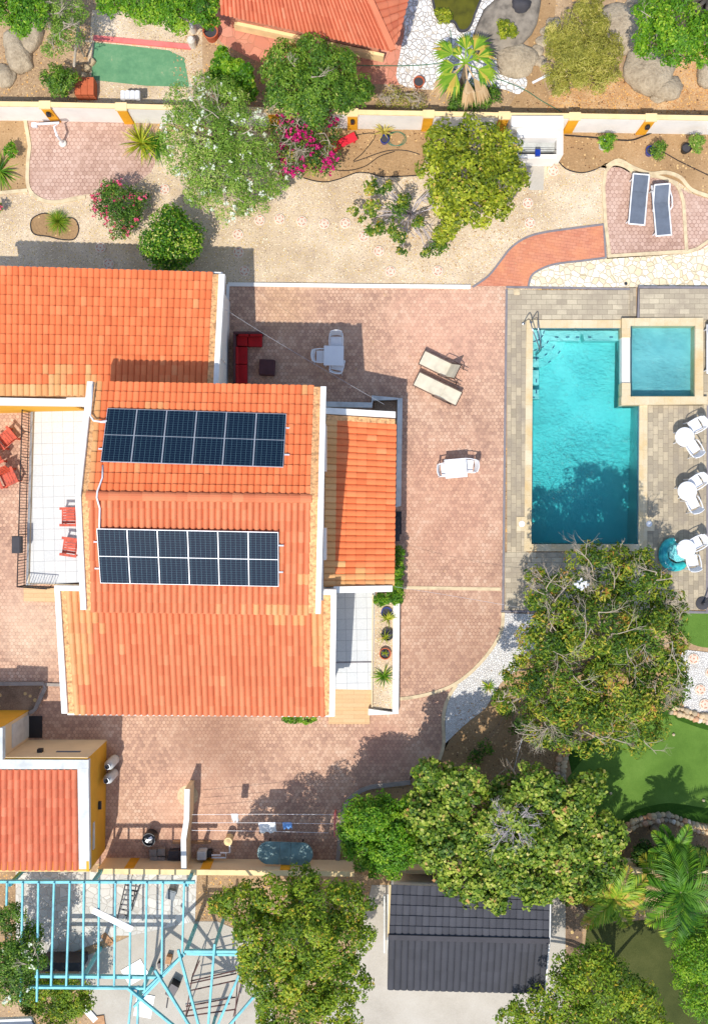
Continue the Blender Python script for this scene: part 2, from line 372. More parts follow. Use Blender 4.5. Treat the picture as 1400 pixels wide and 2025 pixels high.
# --- upper neighbour's garden
sheet('gravel_patch', [(183, 20), (300, 22), (400, 40), (402, 200), (150, 210), (172, 150)], Z(1), M['gravel'])
sheet('flagstone_terrace', [(436, -20), (830, -20), (795, 100), (790, 168), (740, 166), (640, 170), (500, 118), (440, 86), (418, 60)], Z(1), M['flagstone'])
sheet('pebble_garden', spline([(806, -20), (800, 60), (790, 110), (788, 165), (860, 178), (950, 170), (1000, 178), (1026, 186), (1042, 160), (1010, 120), (962, 90), (968, 40), (984, -20)], True, 3), Z(2), M['pebbles'])
sheet('bare_earth', [(1040, -20), (1100, -20), (1095, 50), (1060, 120), (1085, 190), (1120, 222), (1000, 222), (1030, 170), (1046, 130)], Z(1), M['soil'])
sheet('leaf_litter', [(1085, 190), (1200, 150), (1320, 165), (1460, 140), (1460, 226), (1080, 224)], Z(2), M['litter'])
sheet('leaf_litter', [(1230, 60), (1460, 100), (1460, 150), (1320, 170), (1240, 150)], Z(1), M['litter'])
# --- the garden north of the house
sheet('gravel_garden', [(-60, 262), (1400, 262), (1470, 300), (1470, 520), (1040, 575), (-60, 575)], Z(1), M['gravel'])
sheet('soil_bed', spline([(-60, 238), (52, 240), (58, 290), (54, 340), (56, 378)], False, 4)+[(-60, 384)], Z(2), M['soil'])
bedN = spline([(600, 352), (622, 358), (645, 360), (672, 354), (705, 342), (730, 343), (760, 350), (830, 347)], False, 4)
sheet('soil_bed', bedN+[(860, 256), (560, 256)], Z(2), M['soil'])
bedE = spline([(1098, 312), (1118, 334), (1150, 342), (1180, 334), (1200, 322), (1225, 326), (1260, 346), (1300, 346), (1340, 360), (1372, 384), (1410, 396)], False, 4)
sheet('soil_bed', [(1108, 262), (1104, 300)]+bedE+[(1470, 400), (1470, 262)], Z(2), M['soil'])
hexNW = spline([(56, 240), (64, 290), (58, 330), (60, 372), (80, 392), (110, 396), (160, 386), (210, 380), (262, 370)], False, 4)
sheet('hexagon_patio', hexNW+[(300, 340), (316, 300), (300, 240)], Z(3), M['hexpink'])
mb = MB(); strip(mb, wp([(51, 238)]+spline([(60, 290), (56, 330), (58, 372), (80, 394), (112, 400), (170, 390)], False, 4)), .14, 0, .05)
strip(mb, wp([(-40, 386), (56, 377)]), .14, 0, .06)
o = mb.build('kerb', M['kerb']); o['kind'] = 'structure'
kb = spline([(66, 432), (90, 422), (116, 432), (146, 432), (157, 452), (148, 473), (122, 474), (96, 468), (70, 464), (62, 450)], True, 4)
sheet('kidney_bed', kb, Z(3), M['soil'])
mb = MB(); strip(mb, wp(kb), .03, 0, .05, closed=True); strip(mb, wp(bedN), .03, 0, .04); strip(mb, wp(bedE[:14]), .03, 0, .04)
strip(mb, wp([(1295, 292), (1340, 318), (1410, 352)]), .03, 0, .03)
o = mb.build('edging_strip', M['black']); o['kind'] = 'structure'
padE = spline([(1196, 346), (1206, 332), (1226, 332), (1250, 344), (1290, 350), (1330, 362)], False, 4)
sheet('hexagon_patio', padE+[(1356, 380), (1420, 400), (1440, 460), (1380, 496), (1360, 496), (1204, 506), (1192, 420)], Z(4), M['hexpink'])
mb = MB()
strip(mb, wp([(1204, 506), (1196, 440), (1192, 370)]+spline([(1196, 340), (1212, 325), (1236, 330), (1262, 347), (1300, 350), (1336, 366), (1350, 400)], False, 4)+[(1356, 496)]), .13, 0, .06)
strip(mb, wp([(1200, 507), (1280, 502), (1362, 497)]), .13, 0, .058)
strip(mb, wp(spline([(1198, 330), (1222, 318), (1250, 332), (1284, 344), (1316, 342), (1344, 352), (1366, 376), (1410, 392)], False, 4)), .14, 0, .07)
strip(mb, wp([(1358, 498), (1378, 492), (1420, 462)]), .12, 0, .06)
o = mb.build('kerb', M['kerb']); o['kind'] = 'structure'
pathB = spline([(934, 568), (965, 546), (990, 515), (1010, 490), (1040, 470), (1075, 460), (1130, 452), (1193, 444)], False, 4)
pathL = spline([(1196, 510), (1150, 516), (1100, 522), (1070, 532), (1050, 546), (1044, 568)], False, 4)
sheet('brick_path', pathB+pathL, Z(5), M['orangebrick'])
mb = MB(); strip(mb, wp(pathB), .08, 0, .035); strip(mb, wp(pathL), .08, 0, .033); strip(mb, wp([(1193, 444), (1197, 511)]), .08, 0, .034)
o = mb.build('path_edging', M['kerbdark']); o['kind'] = 'structure'
sheet('rubble_paving', pathL[::-1]+[(1200, 512), (1360, 502), (1385, 494), (1440, 455), (1440, 568)][0:]+[(1044, 568)][:0], Z(3), M['crazycream'])
sheet('concrete_path', [(1040, 318), (1076, 318), (1074, 376), (1046, 376)], Z(3), M['concrete'])
# --- courtyard
hexP = [(-60, 562), (1002, 566), (1000, 800), (996, 1080), (994, 1215)]+spline([(990, 1245), (972, 1280), (940, 1320), (900, 1352), (884, 1380), (876, 1420), (878, 1470), (870, 1500), (820, 1520)], False, 4)+spline([(806, 1548), (770, 1552), (730, 1556), (700, 1572), (680, 1594), (672, 1640), (668, 1702)], False, 4)+[(-60, 1710)]
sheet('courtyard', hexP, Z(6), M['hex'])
mb = MB()
strip(mb, wp([(452, 563), (700, 566), (930, 568)]), .15, 0, .10); strip(mb, wp([(452, 563), (449, 620)]), .12, 0, .09)
o = mb.build('white_kerb', M['wallwhite']); o['kind'] = 'structure'
mb = MB(); strip(mb, wp([(797, 1162), (990, 1165)]), .13, 0, .04)
arc = spline([(994, 1210), (991, 1245), (972, 1282), (938, 1322), (900, 1352), (862, 1368), (820, 1378), (786, 1382)], False, 4)
strip(mb, wp(arc), .13, 0, .05)
strip(mb, wp(spline([(902, 1354), (884, 1384), (876, 1420), (877, 1470), (868, 1502)], False, 4)), .13, 0, .045)
o = mb.build('kerb', M['kerb']); o['kind'] = 'structure'
mb = MB(); strip(mb, wp(spline([(812, 1546), (770, 1551), (730, 1556), (702, 1570), (682, 1592), (674, 1640), (668, 1700)], False, 4)), .16, 0, .12)
strip(mb, wp([(-40, 1352), (88, 1351), (92, 1360), (72, 1402), (60, 1410)]), .14, 0, .14)
strip(mb, wp([(88, 1353), (125, 1354)]), .12, 0, .10)
o = mb.build('kerb', M['kerbgrey']); o['kind'] = 'structure'
sheet('gravel_bed', [(-60, 1355), (85, 1355), (66, 1404), (-60, 1404)], Z(7), M['darkgravel'])
mb = MB(); mb.lathe([(1.0, 0), (.98, .035), (0, .035)], (0, 0, 0), 28)
o = mb.build('round_slab', M['kerb']); o.location = W(372, 1573); o.scale = (.42, .42, 1); tag(o, 'round pale concrete slab set in the paving beside the white partition wall', 'slab')
sheet('white_gravel_bed', [(996, 1212)]+arc[1:17]+[(884, 1388), (880, 1420), (880, 1470), (915, 1436), (960, 1400), (990, 1350), (1050, 1300), (1080, 1215)], Z(7), M['whitegravel'])
sheet('garden_soil', spline([(905, 1440), (950, 1404), (985, 1375), (1020, 1330), (1070, 1290), (1200, 1250), (1350, 1300), (1366, 1400), (1200, 1500), (1140, 1600), (1240, 1735), (900, 1735), (680, 1720), (680, 1600), (740, 1562), (830, 1545)], True, 3), Z(5), M['soil'])
# --- pool deck
BORD = M['kerbdark']
rects('pool_deck', [(1003, 574, 1255, 632)], Z(8), M['deck_h'])
rects('pool_deck', [(1002, 632, 1040, 1092), (1276, 802, 1396, 1092), (1388, 632, 1396, 802), (1276, 1092, 1396, 1206)], Z(8), M['deck_v'])
rects('pool_deck', [(998, 1092, 1276, 1206)], Z(8), M['deck_h'])
mb = MB()
strip(mb, wp([(1000, 568), (1254, 572)]), .08, 0, .045); strip(mb, wp([(1001, 572), (996, 1000), (994, 1208)]), .09, 0, .05)
strip(mb, wp([(990, 1209), (1250, 1209), (1400, 1211)]), .09, 0, .05); strip(mb, wp([(1398, 802), (1396, 1211)]), .08, 0, .045)
o = mb.build('deck_edging', BORD); o['kind'] = 'structure'
mb = MB(); mb.prism(wp([(1262, 573), (1470, 573), (1470, 634), (1388, 634), (1262, 634)]), 0, .17)
o = mb.build('raised_deck', M['deck_h']); o['kind'] = 'structure'
mb = MB(); strip(mb, wp([(1259, 634), (1260, 570), (1470, 571)]), .09, 0, .185)
o = mb.build('deck_edging', BORD); o['kind'] = 'structure'
mb = MB(); mb.prism(wp([(1244, 570), (1256, 570), (1256, 626), (1244, 626)]), 0, .08)
o = mb.build('deck_step', M['deck_v']); o['kind'] = 'structure'
sheet('stone_slab', [(1388, 634), (1470, 634), (1470, 805), (1388, 805)], Z(9), M['deck_v'])
# --- lawns
sheet('lawn', [(1330, 1213), (1470, 1213), (1470, 1262)]+spline([(1410, 1282), (1380, 1278), (1360, 1268), (1340, 1240)], False, 4), Z(6), M['turf'])
sheet('lawn', spline([(1160, 1490), (1230, 1460), (1320, 1416), (1340, 1424), (1400, 1444), (1470, 1452)], False, 4)+spline([(1470, 1600), (1400, 1598), (1330, 1588), (1290, 1592), (1250, 1604), (1220, 1620), (1160, 1600), (1120, 1540)], False, 4), Z(7), M['turf'])
sheet('lawn_edge', [(1120, 1480), (1330, 1400)]+spline([(1345, 1404), (1375, 1418), (1420, 1428), (1470, 1432)], False, 4)+[(1470, 1628)]+spline([(1420, 1632), (1360, 1622), (1320, 1612), (1280, 1612), (1240, 1632), (1200, 1650), (1150, 1640)], False, 4), Z(6), M['turfdark'])
sheet('white_gravel_bed', spline([(1345, 1290), (1400, 1290), (1470, 1290), (1470, 1350), (1470, 1420), (1400, 1414), (1355, 1405), (1345, 1350)], True, 3), Z(7), M['whitegravel'])
# --- lower neighbours
sheet('crazy_paving', [(32, 1724), (390, 1724), (386, 1822), (330, 1850), (230, 1850), (100, 1900), (32, 1880)], Z(2), M['crazygrey'])
sheet('concrete_yard', [(150, 1900), (260, 1850), (386, 1822), (430, 1822), (520, 1860), (560, 2100), (230, 2100), (180, 1990)], Z(3), M['concrete'])
sheet('concrete_yard', [(735, 1750), (775, 1750), (775, 1800), (1080, 1800), (1086, 1755), (1118, 1755), (1116, 2100), (600, 2100), (700, 1900)], Z(2), M['concrete'])
sheet('back_lawn', [(1160, 1830), (1470, 1800), (1470, 2100), (1130, 2100)], Z(2), M['grass'])
sheet('paved_strip', [(1119, 1780), (1152, 1780), (1150, 1900), (1118, 1900)], Z(3), M['darkgravel'])
# ---------------------------------------------------------------- pools
def pool_basin(parts_name, poly, z0, zw, matb, matw, copmat, cop_parts):
    pass
t = NT('pool_plaster'); co = t.co()
n = t.noise(co, 1.0, 4); t.link(t.ramp(n, [(.3, lin((160, 212, 210))), (.7, lin((182, 224, 220)))]), t.b.inputs['Base Color'])
t.b.inputs['Roughness'].default_value = .8; M['plaster'] = t.m
t = NT('spa_plaster'); co = t.co(); n = t.noise(co, 1.5, 4)
t.link(t.ramp(n, [(.3, lin((120, 176, 180))), (.7, lin((146, 198, 198)))]), t.b.inputs['Base Color']); t.b.inputs['Roughness'].default_value = .8; M['spaplaster'] = t.m
def water(name, tint, rip, scale):
    t = NT(name); co = t.co()
    wob = t.n('Mapping', {'Vector': co, 'Scale': (1.0, 1.3, 1)}).outputs[0]
    n1 = t.n('TexNoise', {'Vector': wob, 'Scale': scale, 'Detail': 3.0, 'Roughness': .6, 'Distortion': .8}).outputs[0]
    n2 = t.n('TexNoise', {'Vector': wob, 'Scale': scale*2.6, 'Detail': 2.0, 'Distortion': 1.2}).outputs[0]
    calm = t.n('MapRange', {0: t.noise(co, .35, 2), 1: .38, 2: .6, 3: .35, 4: 1.0}).outputs[0]
    h = t.math('MULTIPLY', t.math('ADD', n1, t.math('MULTIPLY', n2, .5)), calm)
    nb = t.bump(h, 1.0, rip)
    tr = t.n('BsdfTransparent', {'Color': tint})
    rf = t.n('BsdfRefraction', {'Color': tint, 'Roughness': 0.02, 'IOR': 1.33, 'Normal': nb})
    gl = t.n('BsdfGlossy', {'Color': (1, 1, 1, 1), 'Roughness': .04, 'Normal': nb})
    fr = t.n('Fresnel', {'IOR': 1.33, 'Normal': nb})
    ms = t.n('MixShader', {0: fr.outputs[0], 1: tr.outputs[0], 2: gl.outputs[0]})
    t.link(ms.outputs[0], t.out.inputs[0])
    if name == 'pool_water':
        va = t.n('VolumeAbsorption', {'Color': (.44, .90, .92, 1), 'Density': 1.0}); t.link(va.outputs[0], t.out.inputs['Volume'])
    return t.m
M['water'] = water('pool_water', (.84, .965, .965, 1), .10, 4.2)
M['spawater'] = water('spa_water', (.72, .92, .95, 1), .07, 6)
def inset_world(px): return [W(*p) for p in px]
# main pool: a thing whose parts are basin, coping, benches, water
pool = thing('swimming_pool', 'large turquoise swimming pool with cream travertine edge and corner steps', 'swimming pool', W(1150, 860))
def local(root, pts): return [(p[0]-root.location.x, p[1]-root.location.y) for p in pts]
def basin(root, px, depth, mat, top=.0):
    pts = local(root, wp(px)); n = len(pts)
    a = sum(pts[i][0]*pts[(i+1) % n][1]-pts[(i+1) % n][0]*pts[i][1] for i in range(n))
    if a < 0: pts = pts[::-1]
    mb = MB(); vs = [(p[0], p[1], -(depth if isinstance(depth, float) else depth(p[1]))) for p in pts]+[(p[0], p[1], top) for p in pts]
    mb.add(vs, [((i+1) % n, i, i+n, (i+1) % n+n) for i in range(n)]+[tuple(range(n))])
    return mb.build('basin', mat, root)
pw = [(1053, 649), (1229, 649), (1229, 801), (1263, 801), (1261, 1076), (1050, 1076)]
basin(pool, pw, lambda y: 1.0+.62*(4.3-y)/8.6, M['plaster'], .02)
mb = MB(); q = local(pool, wp(pw)); mb.prism(q, -2.2, -.12, bottom=True)
mb.build('water', M['water'], pool)
mb = MB(); strip(mb, q, .02, -.16, -.10, closed=True); mb.build('waterline_tiles', M['blueedge'], pool)
mb = MB()
for poly in ([(1040, 633), (1229, 633), (1229, 649), (1040, 649)], [(1040, 649), (1053, 649), (1050, 1076), (1036, 1076)], [(1036, 1076), (1278, 1076), (1277, 1090), (1035, 1090)], [(1263, 801), (1279, 801), (1278, 1076), (1261, 1076)]):
    mb.prism(local(pool, wp(poly)), -.05, .045)
mb.build('coping', M['coping'], pool)
mb = MB()
mb.prism(local(pool, wp([(1054, 650), (1228, 650), (1228, 670), (1160, 670), (1157, 656), (1152, 656), (1150, 670), (1054, 670)])), -1.4, -.42)
mb.build('bench', M['plaster'], pool)
mb = MB()
for (x0, y0, x1, y1) in ((1053, 706, 1069, 722), (1053, 729, 1069, 758), (1053, 768, 1069, 786)):
    mb.prism(local(pool, wp([(x0, y0), (x1, y0), (x1, y1), (x0, y1)])), -1.4, -.45)
mb.build('bench', M['plaster'], pool)
for r, d in ((26, -.24), (42, -.46), (58, -.66), (74, -.84)):
    mb = MB(); c0 = (1054, 650)
    pts = [c0]+[(c0[0]+r*math.cos(R(a)), c0[1]+r*math.sin(R(a))*1.0) for a in range(0, 91, 6)]
    mb.prism(local(pool, wp(pts)), -1.4, d); mb.build('step', M['plaster'], pool)
mb = MB()
for i, (x, y, rr, d, a) in enumerate([(1126, 663, 0, -.41, 0), (1170, 663, 0, -.41, 0), (1213, 663, 0, -.41, 0), (1104, 663, 0, -.41, 0), (1146, 663, 0, -.41, 0), (1064, 706, 0, -.44, 90), (1064, 750, 0, -.44, 90), (1064, 772, 0, -.44, 90), (1057, 783, 0, -.44, 0)]):
    p = W(x, y); mb.box((p.x-pool.location.x, p.y-pool.location.y, d), (.14, .04, .02), R(a))
for r, d in ((26, -.23), (42, -.45), (58, -.65), (74, -.83)):
    for a in (12, 34, 56, 78):
        p = W(1054+(r-2.5)*math.cos(R(a)), 650+(r-2.5)*math.sin(R(a))); mb.box((p.x-pool.location.x, p.y-pool.location.y, d), (.12, .035, .02), R(90-a))
mb.build('step_marker', M['blueedge'], pool)
for x, y in ((1031, 1036), (1282, 1036)):
    mb = MB(); p = W(x, y); mb.box((p.x-pool.location.x, p.y-pool.location.y, .03), (.42, .56, .05))
    s_ = mb.build('skimmer_surround', M['coping'], pool)
    mb = MB(); mb.lathe([(.12, .05), (.12, .062), (.1, .068), (0, .068)], (p.x-pool.location.x, p.y-pool.location.y, 0), 20); mb.build('skimmer_lid', M['pvc'], pool)
# small raised pool
spa = thing('splash_pool', 'small square raised pool with pale blue water beside the large pool', 'swimming pool', W(1310, 712))
sp = [(1246, 644), (1374, 644), (1373, 784), (1246, 784)]
basin(spa, sp, .30, M['spaplaster'], .24)
mb = MB(); q = local(spa, wp(sp)); mb.add([(x, y, .12) for x, y in q], [tuple(range(len(q)-1, -1, -1))]); mb.build('water', M['spawater'], spa)
mb = MB(); strip(mb, q, .02, .09, .14, closed=True); mb.build('waterline_tiles', M['blueedge'], spa)
mb = MB()
for poly in ([(1229, 629), (1390, 628), (1390, 644), (1229, 644)], [(1229, 644), (1246, 644), (1246, 667), (1229, 667)], [(1229, 757), (1246, 757), (1246, 784), (1229, 784)], [(1374, 644), (1390, 644), (1390, 784), (1373, 784)], [(1228, 784), (1398, 784), (1398, 799), (1228, 801)]):
    mb.prism(local(spa, [W(x, y, .25) for x, y in poly]), -.3, .25)
mb.build('coping', M['coping'], spa)
mb = MB(); mb.prism(local(spa, [W(x, y, .2) for x, y in [(1229.5, 667), (1245.5, 667), (1245.5, 757), (1229.5, 757)]]), -.3, .17); mb.build('spillway', M['wallwhite'], spa)
mb = MB(); strip(mb, local(spa, wp([(1230, 800), (1230, 644)])), .03, -1.4, -.3); mb.build('wall', M['plaster'], spa)
# ================================================================ TILE ROOFS
ROOFSTOPS = [(0.0, (206, 104, 60)), (.25, (220, 116, 68)), (.5, (228, 125, 75)), (.75, (232, 137, 86)), (.84, (232, 146, 95)), (.9, (214, 156, 98)), (1.0, (224, 174, 118))]
M['tile'] = toned('clay_roof_tile', ROOFSTOPS, .8, dirt=.22, bump=.35, bs=30, var=.12, vs=.8)  # colour lightened to offset weaker sun on the north slopes
M['tilesalmon'] = toned('salmon_roof_tile', [(0, (192, 102, 72)), (.5, (208, 118, 84)), (.8, (214, 132, 98)), (1, (218, 152, 116))], .75, dirt=.15, bump=.4, bs=30)
M['tilesunside'] = toned('sun_side_roof_tile', [(0.0, (190, 100, 66)), (.25, (202, 113, 75)), (.5, (209, 124, 84)), (.75, (213, 135, 94)), (.84, (215, 144, 102)), (.9, (212, 150, 98)), (1.0, (216, 164, 112))], .8, dirt=.15, bump=.35, bs=30, var=.12, vs=.8)  # darker copy for sun-facing slopes; lighting difference put into the colour
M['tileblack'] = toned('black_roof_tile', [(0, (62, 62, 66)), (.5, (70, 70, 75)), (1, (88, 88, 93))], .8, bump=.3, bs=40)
ROUND = ([0, .15, .32, .5, .68, .85, 1.0], [0.0, .6, .92, 1.0, .92, .6, 0.0])
def tile_roof(name, root, A, B, C, D, nc, nr, mat, amp=.06, tone=None, lift=.042, prof=None, deck=True):
    """A-B the low edge, D-C the high edge (world points); one barrel tile per cell"""
    A, B, C, D = map(Vector, (A, B, C, D)); org = root.location
    nrm = ((B-A).cross(D-A)).normalized()
    if nrm.z < 0: nrm = -nrm
    us = [0, .09, .28, .5, .72, .91, 1.0] if prof is None else prof[0]
    hs = [0.0, .55, .92, 1.0, .92, .55, 0.0] if prof is None else prof[1]
    k = len(us); V = []; F = []; T = []
    for i in range(nc):
        for j in range(nr):
            tn = tone(i, j, nc, nr) if tone else None
            if tn is None: tn = min(.84, max(0, random.gauss(.45, .17)))
            jit = random.uniform(-.004, .004); b = len(V); ju = random.uniform(-.02, .02)
            for (vv, hh, tw) in ((j-.06, lift, 0.0), (j+1.0, 0.0, .05)):
                v = vv/nr
                for u, h in zip(us, hs):
                    uu = (i+(u-.5)*(1-tw*(h > 0))+.5+ju)/nc
                    p = (A*(1-uu)+B*uu)*(1-v)+(D*(1-uu)+C*uu)*v
                    V.append(p+nrm*(h*amp+hh+jit)-org)
            for u, h in zip(us, hs):
                V.append(V[b+us.index(u)]-nrm*(lift+.012))
            for q in range(k-1):
                F.append((b+q, b+q+1, b+k+q+1, b+k+q)); T.append(tn)
                F.append((b+2*k+q, b+2*k+q+1, b+q+1, b+q)); T.append(tn)
    o = bulk(name, np.array([tuple(v) for v in V]), np.array(F), np.array(T), mat, root)
    o.data.polygons.foreach_set('use_smooth', [False]*len(o.data.polygons)); o.data.update()
    if deck:
        mb = MB(); dn = nrm*.06
        lo = [A-dn*.2-org, B-dn*.2-org, C-dn*.2-org, D-dn*.2-org]; dd = [x-nrm*.14 for x in lo]
        mb.add(lo+dd, [(0, 1, 2, 3), (7, 6, 5, 4), (0, 4, 5, 1), (1, 5, 6, 2), (2, 6, 7, 3), (3, 7, 4, 0)], .2)
        mb.build('roof_deck', mat if mat.name.startswith('black') else M['mortarwhite'], root)
    return o
def beam(root, name, mat, tops, thick, px=False):
    "a parapet or verge: top outline given as (px,py,h) corners, dropped by thick"
    P = [W(*p)-root.location for p in tops]; n = len(P)
    a = sum(P[i].x*P[(i+1) % n].y-P[(i+1) % n].x*P[i].y for i in range(n))
    if a < 0: P = P[::-1]
    mb = MB(); vs = [(p.x, p.y, p.z-thick) for p in P]+[tuple(p) for p in P]
    mb.add(vs, [(i, (i+1) % n, (i+1) % n+n, i+n) for i in range(n)]+[tuple(range(n, 2*n)), tuple(range(n-1, -1, -1))])
    return mb.build(name, mat, root)
# ---------------------------------------------------------------- the main house
HC = Vector((-6.0, 0.0, 0.0))
house = thing('tiled_house', 'orange tiled villa of several joined roofs carrying the two rows of solar panels', 'house', HC)
def walls(root, px, h, mat, z0=0.0, name='wall', grd=True):
    "px are ground pixel corners"
    mb = MB(); mb.prism(local(root, wp(px)), z0, h); return mb.build(name, mat, root)
def tcream(cols=(), rows=(), patches=(), p0=.45, sd=.17):
    def f(i, j, nc, nr):
        if i in cols or j in rows or (i-nc) in cols or (j-nr) in rows: return random.uniform(.88, 1.0)
        for (a, b, c, d, pr) in patches:
            if a <= i <= b and c <= j <= d and random.random() < pr: return random.uniform(.86, .97)
        if random.random() < .002: return .86
        return min(.84, max(0, random.gauss(p0, sd*.75)))
    return f
# left wing
tile_roof('tiled_roof', house, W(-60, 527, 3.3), W(422, 541, 3.3), W(410, 783, 4.42), W(-60, 783, 4.42), 39, 13, M['tile'],
          tone=tcream(rows=(-1,), patches=[(12, 21, 10, 12, .5), (36, 37, 0, 11, .07)]))
beam(house, 'mortar_verge', M['mortarwhite'], [(421, 542, 3.36), (434, 543, 3.36), (422, 784, 4.5), (409, 784, 4.5)], .2)
beam(house, 'verge_parapet', M['white'], [(433, 541.5, 3.48), (445, 542, 3.48), (432, 762, 4.55), (422, 762, 4.55)], .35)
beam(house, 'ridge_parapet', M['wallwhite'], [(-60, 785, 4.55), (170, 790, 4.55), (172, 802, 4.55), (-60, 799, 4.55)], .45)
beam(house, 'eaves_board', M['white'], [(-60, 524, 3.2), (440, 538, 3.2), (440, 541, 3.2), (-60, 528, 3.2)], .2)
walls(house, [(-60, 586), (455, 598), (452, 790), (170, 808), (-60, 812)], 3.05, M['wallwhite'])
mb = MB(); a, b = wp([(-60, 817), (172, 812)]); strip(mb, local(house, [a, b]), .06, 0, 3.9); mb.build('wall', M['ochrewall'], house)
mb = MB(); p = W(452, 700); mb.box((p.x-HC.x, p.y-HC.y, 1.6), (.1, 1.1, 1.3)); wn = mb.build('shutter', M['wallwhite'], house)
# upper block
tile_roof('tiled_roof', house, W(192, 757, 6.0), W(622, 765, 6.0), W(616, 985, 7.25), W(174, 979, 7.25), 35, 11, M['tile'],
          tone=tcream(rows=(), patches=[(0, 0, 0, 11, 1), (33, 34, 0, 11, .1), (8, 10, 2, 2, .3)]))
tile_roof('tiled_roof', house, W(180, 1207, 6.0), W(612, 1213, 6.0), W(616, 985, 7.25), W(174, 979, 7.25), 35, 11, M['tilesunside'], amp=.095, prof=ROUND,
          tone=tcream(patches=[(20, 34, 0, 0, .5), (33, 34, 0, 5, .3)], p0=.5, sd=.12))
mb = MB(); a, b = W(172, 980, 7.31), W(616, 986, 7.29)
for i in range(20):
    p, q = a.lerp(b, i/20)-HC, a.lerp(b, (i+1.04)/20)-HC
    d = (q-p).normalized(); nn = Vector((-d.y, d.x, 0)); vs = []
    for P, s_ in ((p, 1.1), (q, .92)):
        for t_ in range(7):
            an = math.pi*t_/6; vs.append(P+nn*(math.cos(an)*.15*s_)+Vector((0, 0, math.sin(an)*.10*s_)))
    mb.add(vs, [(k, k+1, 7+k+1, 7+k) for k in range(6)], random.uniform(.2, .6))
mb.build('ridge_tiles', M['tilesunside'], house)
for sx, nm in (((183, 194, 158, 178, 170, 184), 0), ((620, 635, 613, 630, 608, 625), 1)):
    beam(house, 'mortar_verge', M['mortarwhite'], [(sx[0], 757+8*nm, 6.07), (sx[1], 757+8*nm, 6.07), (sx[3], 983, 7.33), (sx[2], 982, 7.33)], .2)
    beam(house, 'mortar_verge', M['mortarwhite'], [(sx[2], 982, 7.33), (sx[3], 983, 7.33), (sx[5], 1207+6*nm, 6.07), (sx[4], 1207+6*nm, 6.07)], .2)
beam(house, 'verge_parapet', M['white'], [(173, 754, 6.2), (184, 754, 6.2), (160, 981, 7.45), (149, 981, 7.45)], .4)
beam(house, 'verge_parapet', M['white'], [(149, 981, 7.45), (160, 981, 7.45), (171, 1206, 6.2), (160, 1206, 6.2)], .4)
beam(house, 'verge_parapet', M['white'], [(634, 764, 6.2), (645, 764, 6.2), (640, 987, 7.45), (629, 987, 7.45)], .4)
beam(house, 'verge_parapet', M['white'], [(629, 987, 7.45), (640, 987, 7.45), (634, 1214, 6.2), (624, 1214, 6.2)], .4)
def H(ox, oy): return (700+ox, 1012.5+oy)
walls(house, [H(-436, -196), H(-53, -188), H(-58, 152), H(-442, 144)], 5.75, M['wallwhite'])
mb = MB()       # gable triangles above the walls
for x0, x1, x2, dy in ((-438, -440, -442, -6), (-52.5, -54, -56, 0)):
    P = [W(*H(x0, -194+dy)), W(*H(x1, -22)), W(*H(x2, 150))]; P = [Vector((p.x-HC.x, p.y-HC.y, z)) for p, z in zip(P, (5.7, 6.95, 5.7))]
    mb.add(P+[p+Vector((.08, 0, 0)) for p in P], [(0, 1, 2), (5, 4, 3), (0, 3, 4, 1), (1, 4, 5, 2), (2, 5, 3, 0)])
mb.build('gable', M['wallwhite'], house)
for yy, ln in ((845+40, 1.6), (1075, 1.1)):
    mb = MB(); p = W(*H(-50, (yy-1012)/1.14)); mb.box((p.x-HC.x, p.y-HC.y, 4.7), (.08, ln, 1.0)); mb.build('shutter', M['wallwhite'], house)
# lower south roof
tile_roof('tiled_roof', house, W(148, 1410, 3.0), W(644, 1414, 3.0), W(640, 1172, 4.1), W(130, 1166, 4.1), 41, 12, M['tilesunside'], amp=.095, prof=ROUND,
          tone=tcream(cols=(0,), patches=[(1, 3, 6, 12, 1), (1, 2, 3, 6, 1), (1, 1, 0, 3, .5), (39, 40, 5, 12, .8), (33, 37, 9, 9, .7), (3, 5, 8, 10, .5)], p0=.5, sd=.13))
beam(house, 'mortar_verge', M['mortarwhite'], [(118, 1168, 4.15), (133, 1168, 4.15), (150, 1411, 3.06), (134, 1411, 3.06)], .2)
beam(house, 'mortar_verge', M['mortarwhite'], [(638, 1174, 4.15), (655, 1175, 4.15), (651, 1415, 3.06), (638, 1415, 3.06)], .2)
beam(house, 'verge_parapet', M['white'], [(108, 1160, 4.3), (118.5, 1160, 4.3), (134, 1411, 3.2), (122.5, 1411, 3.2)], .4)
beam(house, 'verge_parapet', M['white'], [(654.5, 1167, 4.3), (665.5, 1167, 4.3), (662, 1417, 3.2), (651, 1417, 3.2)], .4)
beam(house, 'parapet', M['white'], [(108, 1158, 4.33), (162, 1159, 4.33), (162, 1169, 4.33), (108, 1168, 4.33)], .4)
beam(house, 'parapet', M['white'], [(624, 1165, 4.33), (665, 1166, 4.33), (665, 1177, 4.33), (624, 1176, 4.33)], .4)
beam(house, 'gutter', M['white'], [(134, 1410.5, 2.96), (651, 1414.5, 2.96), (651, 1418, 2.96), (134, 1414, 2.96)], .12)
walls(house, [H(-520, 148), H(-40, 152), H(-44, 345), H(-528, 345)], 2.8, M['wallwhite'])
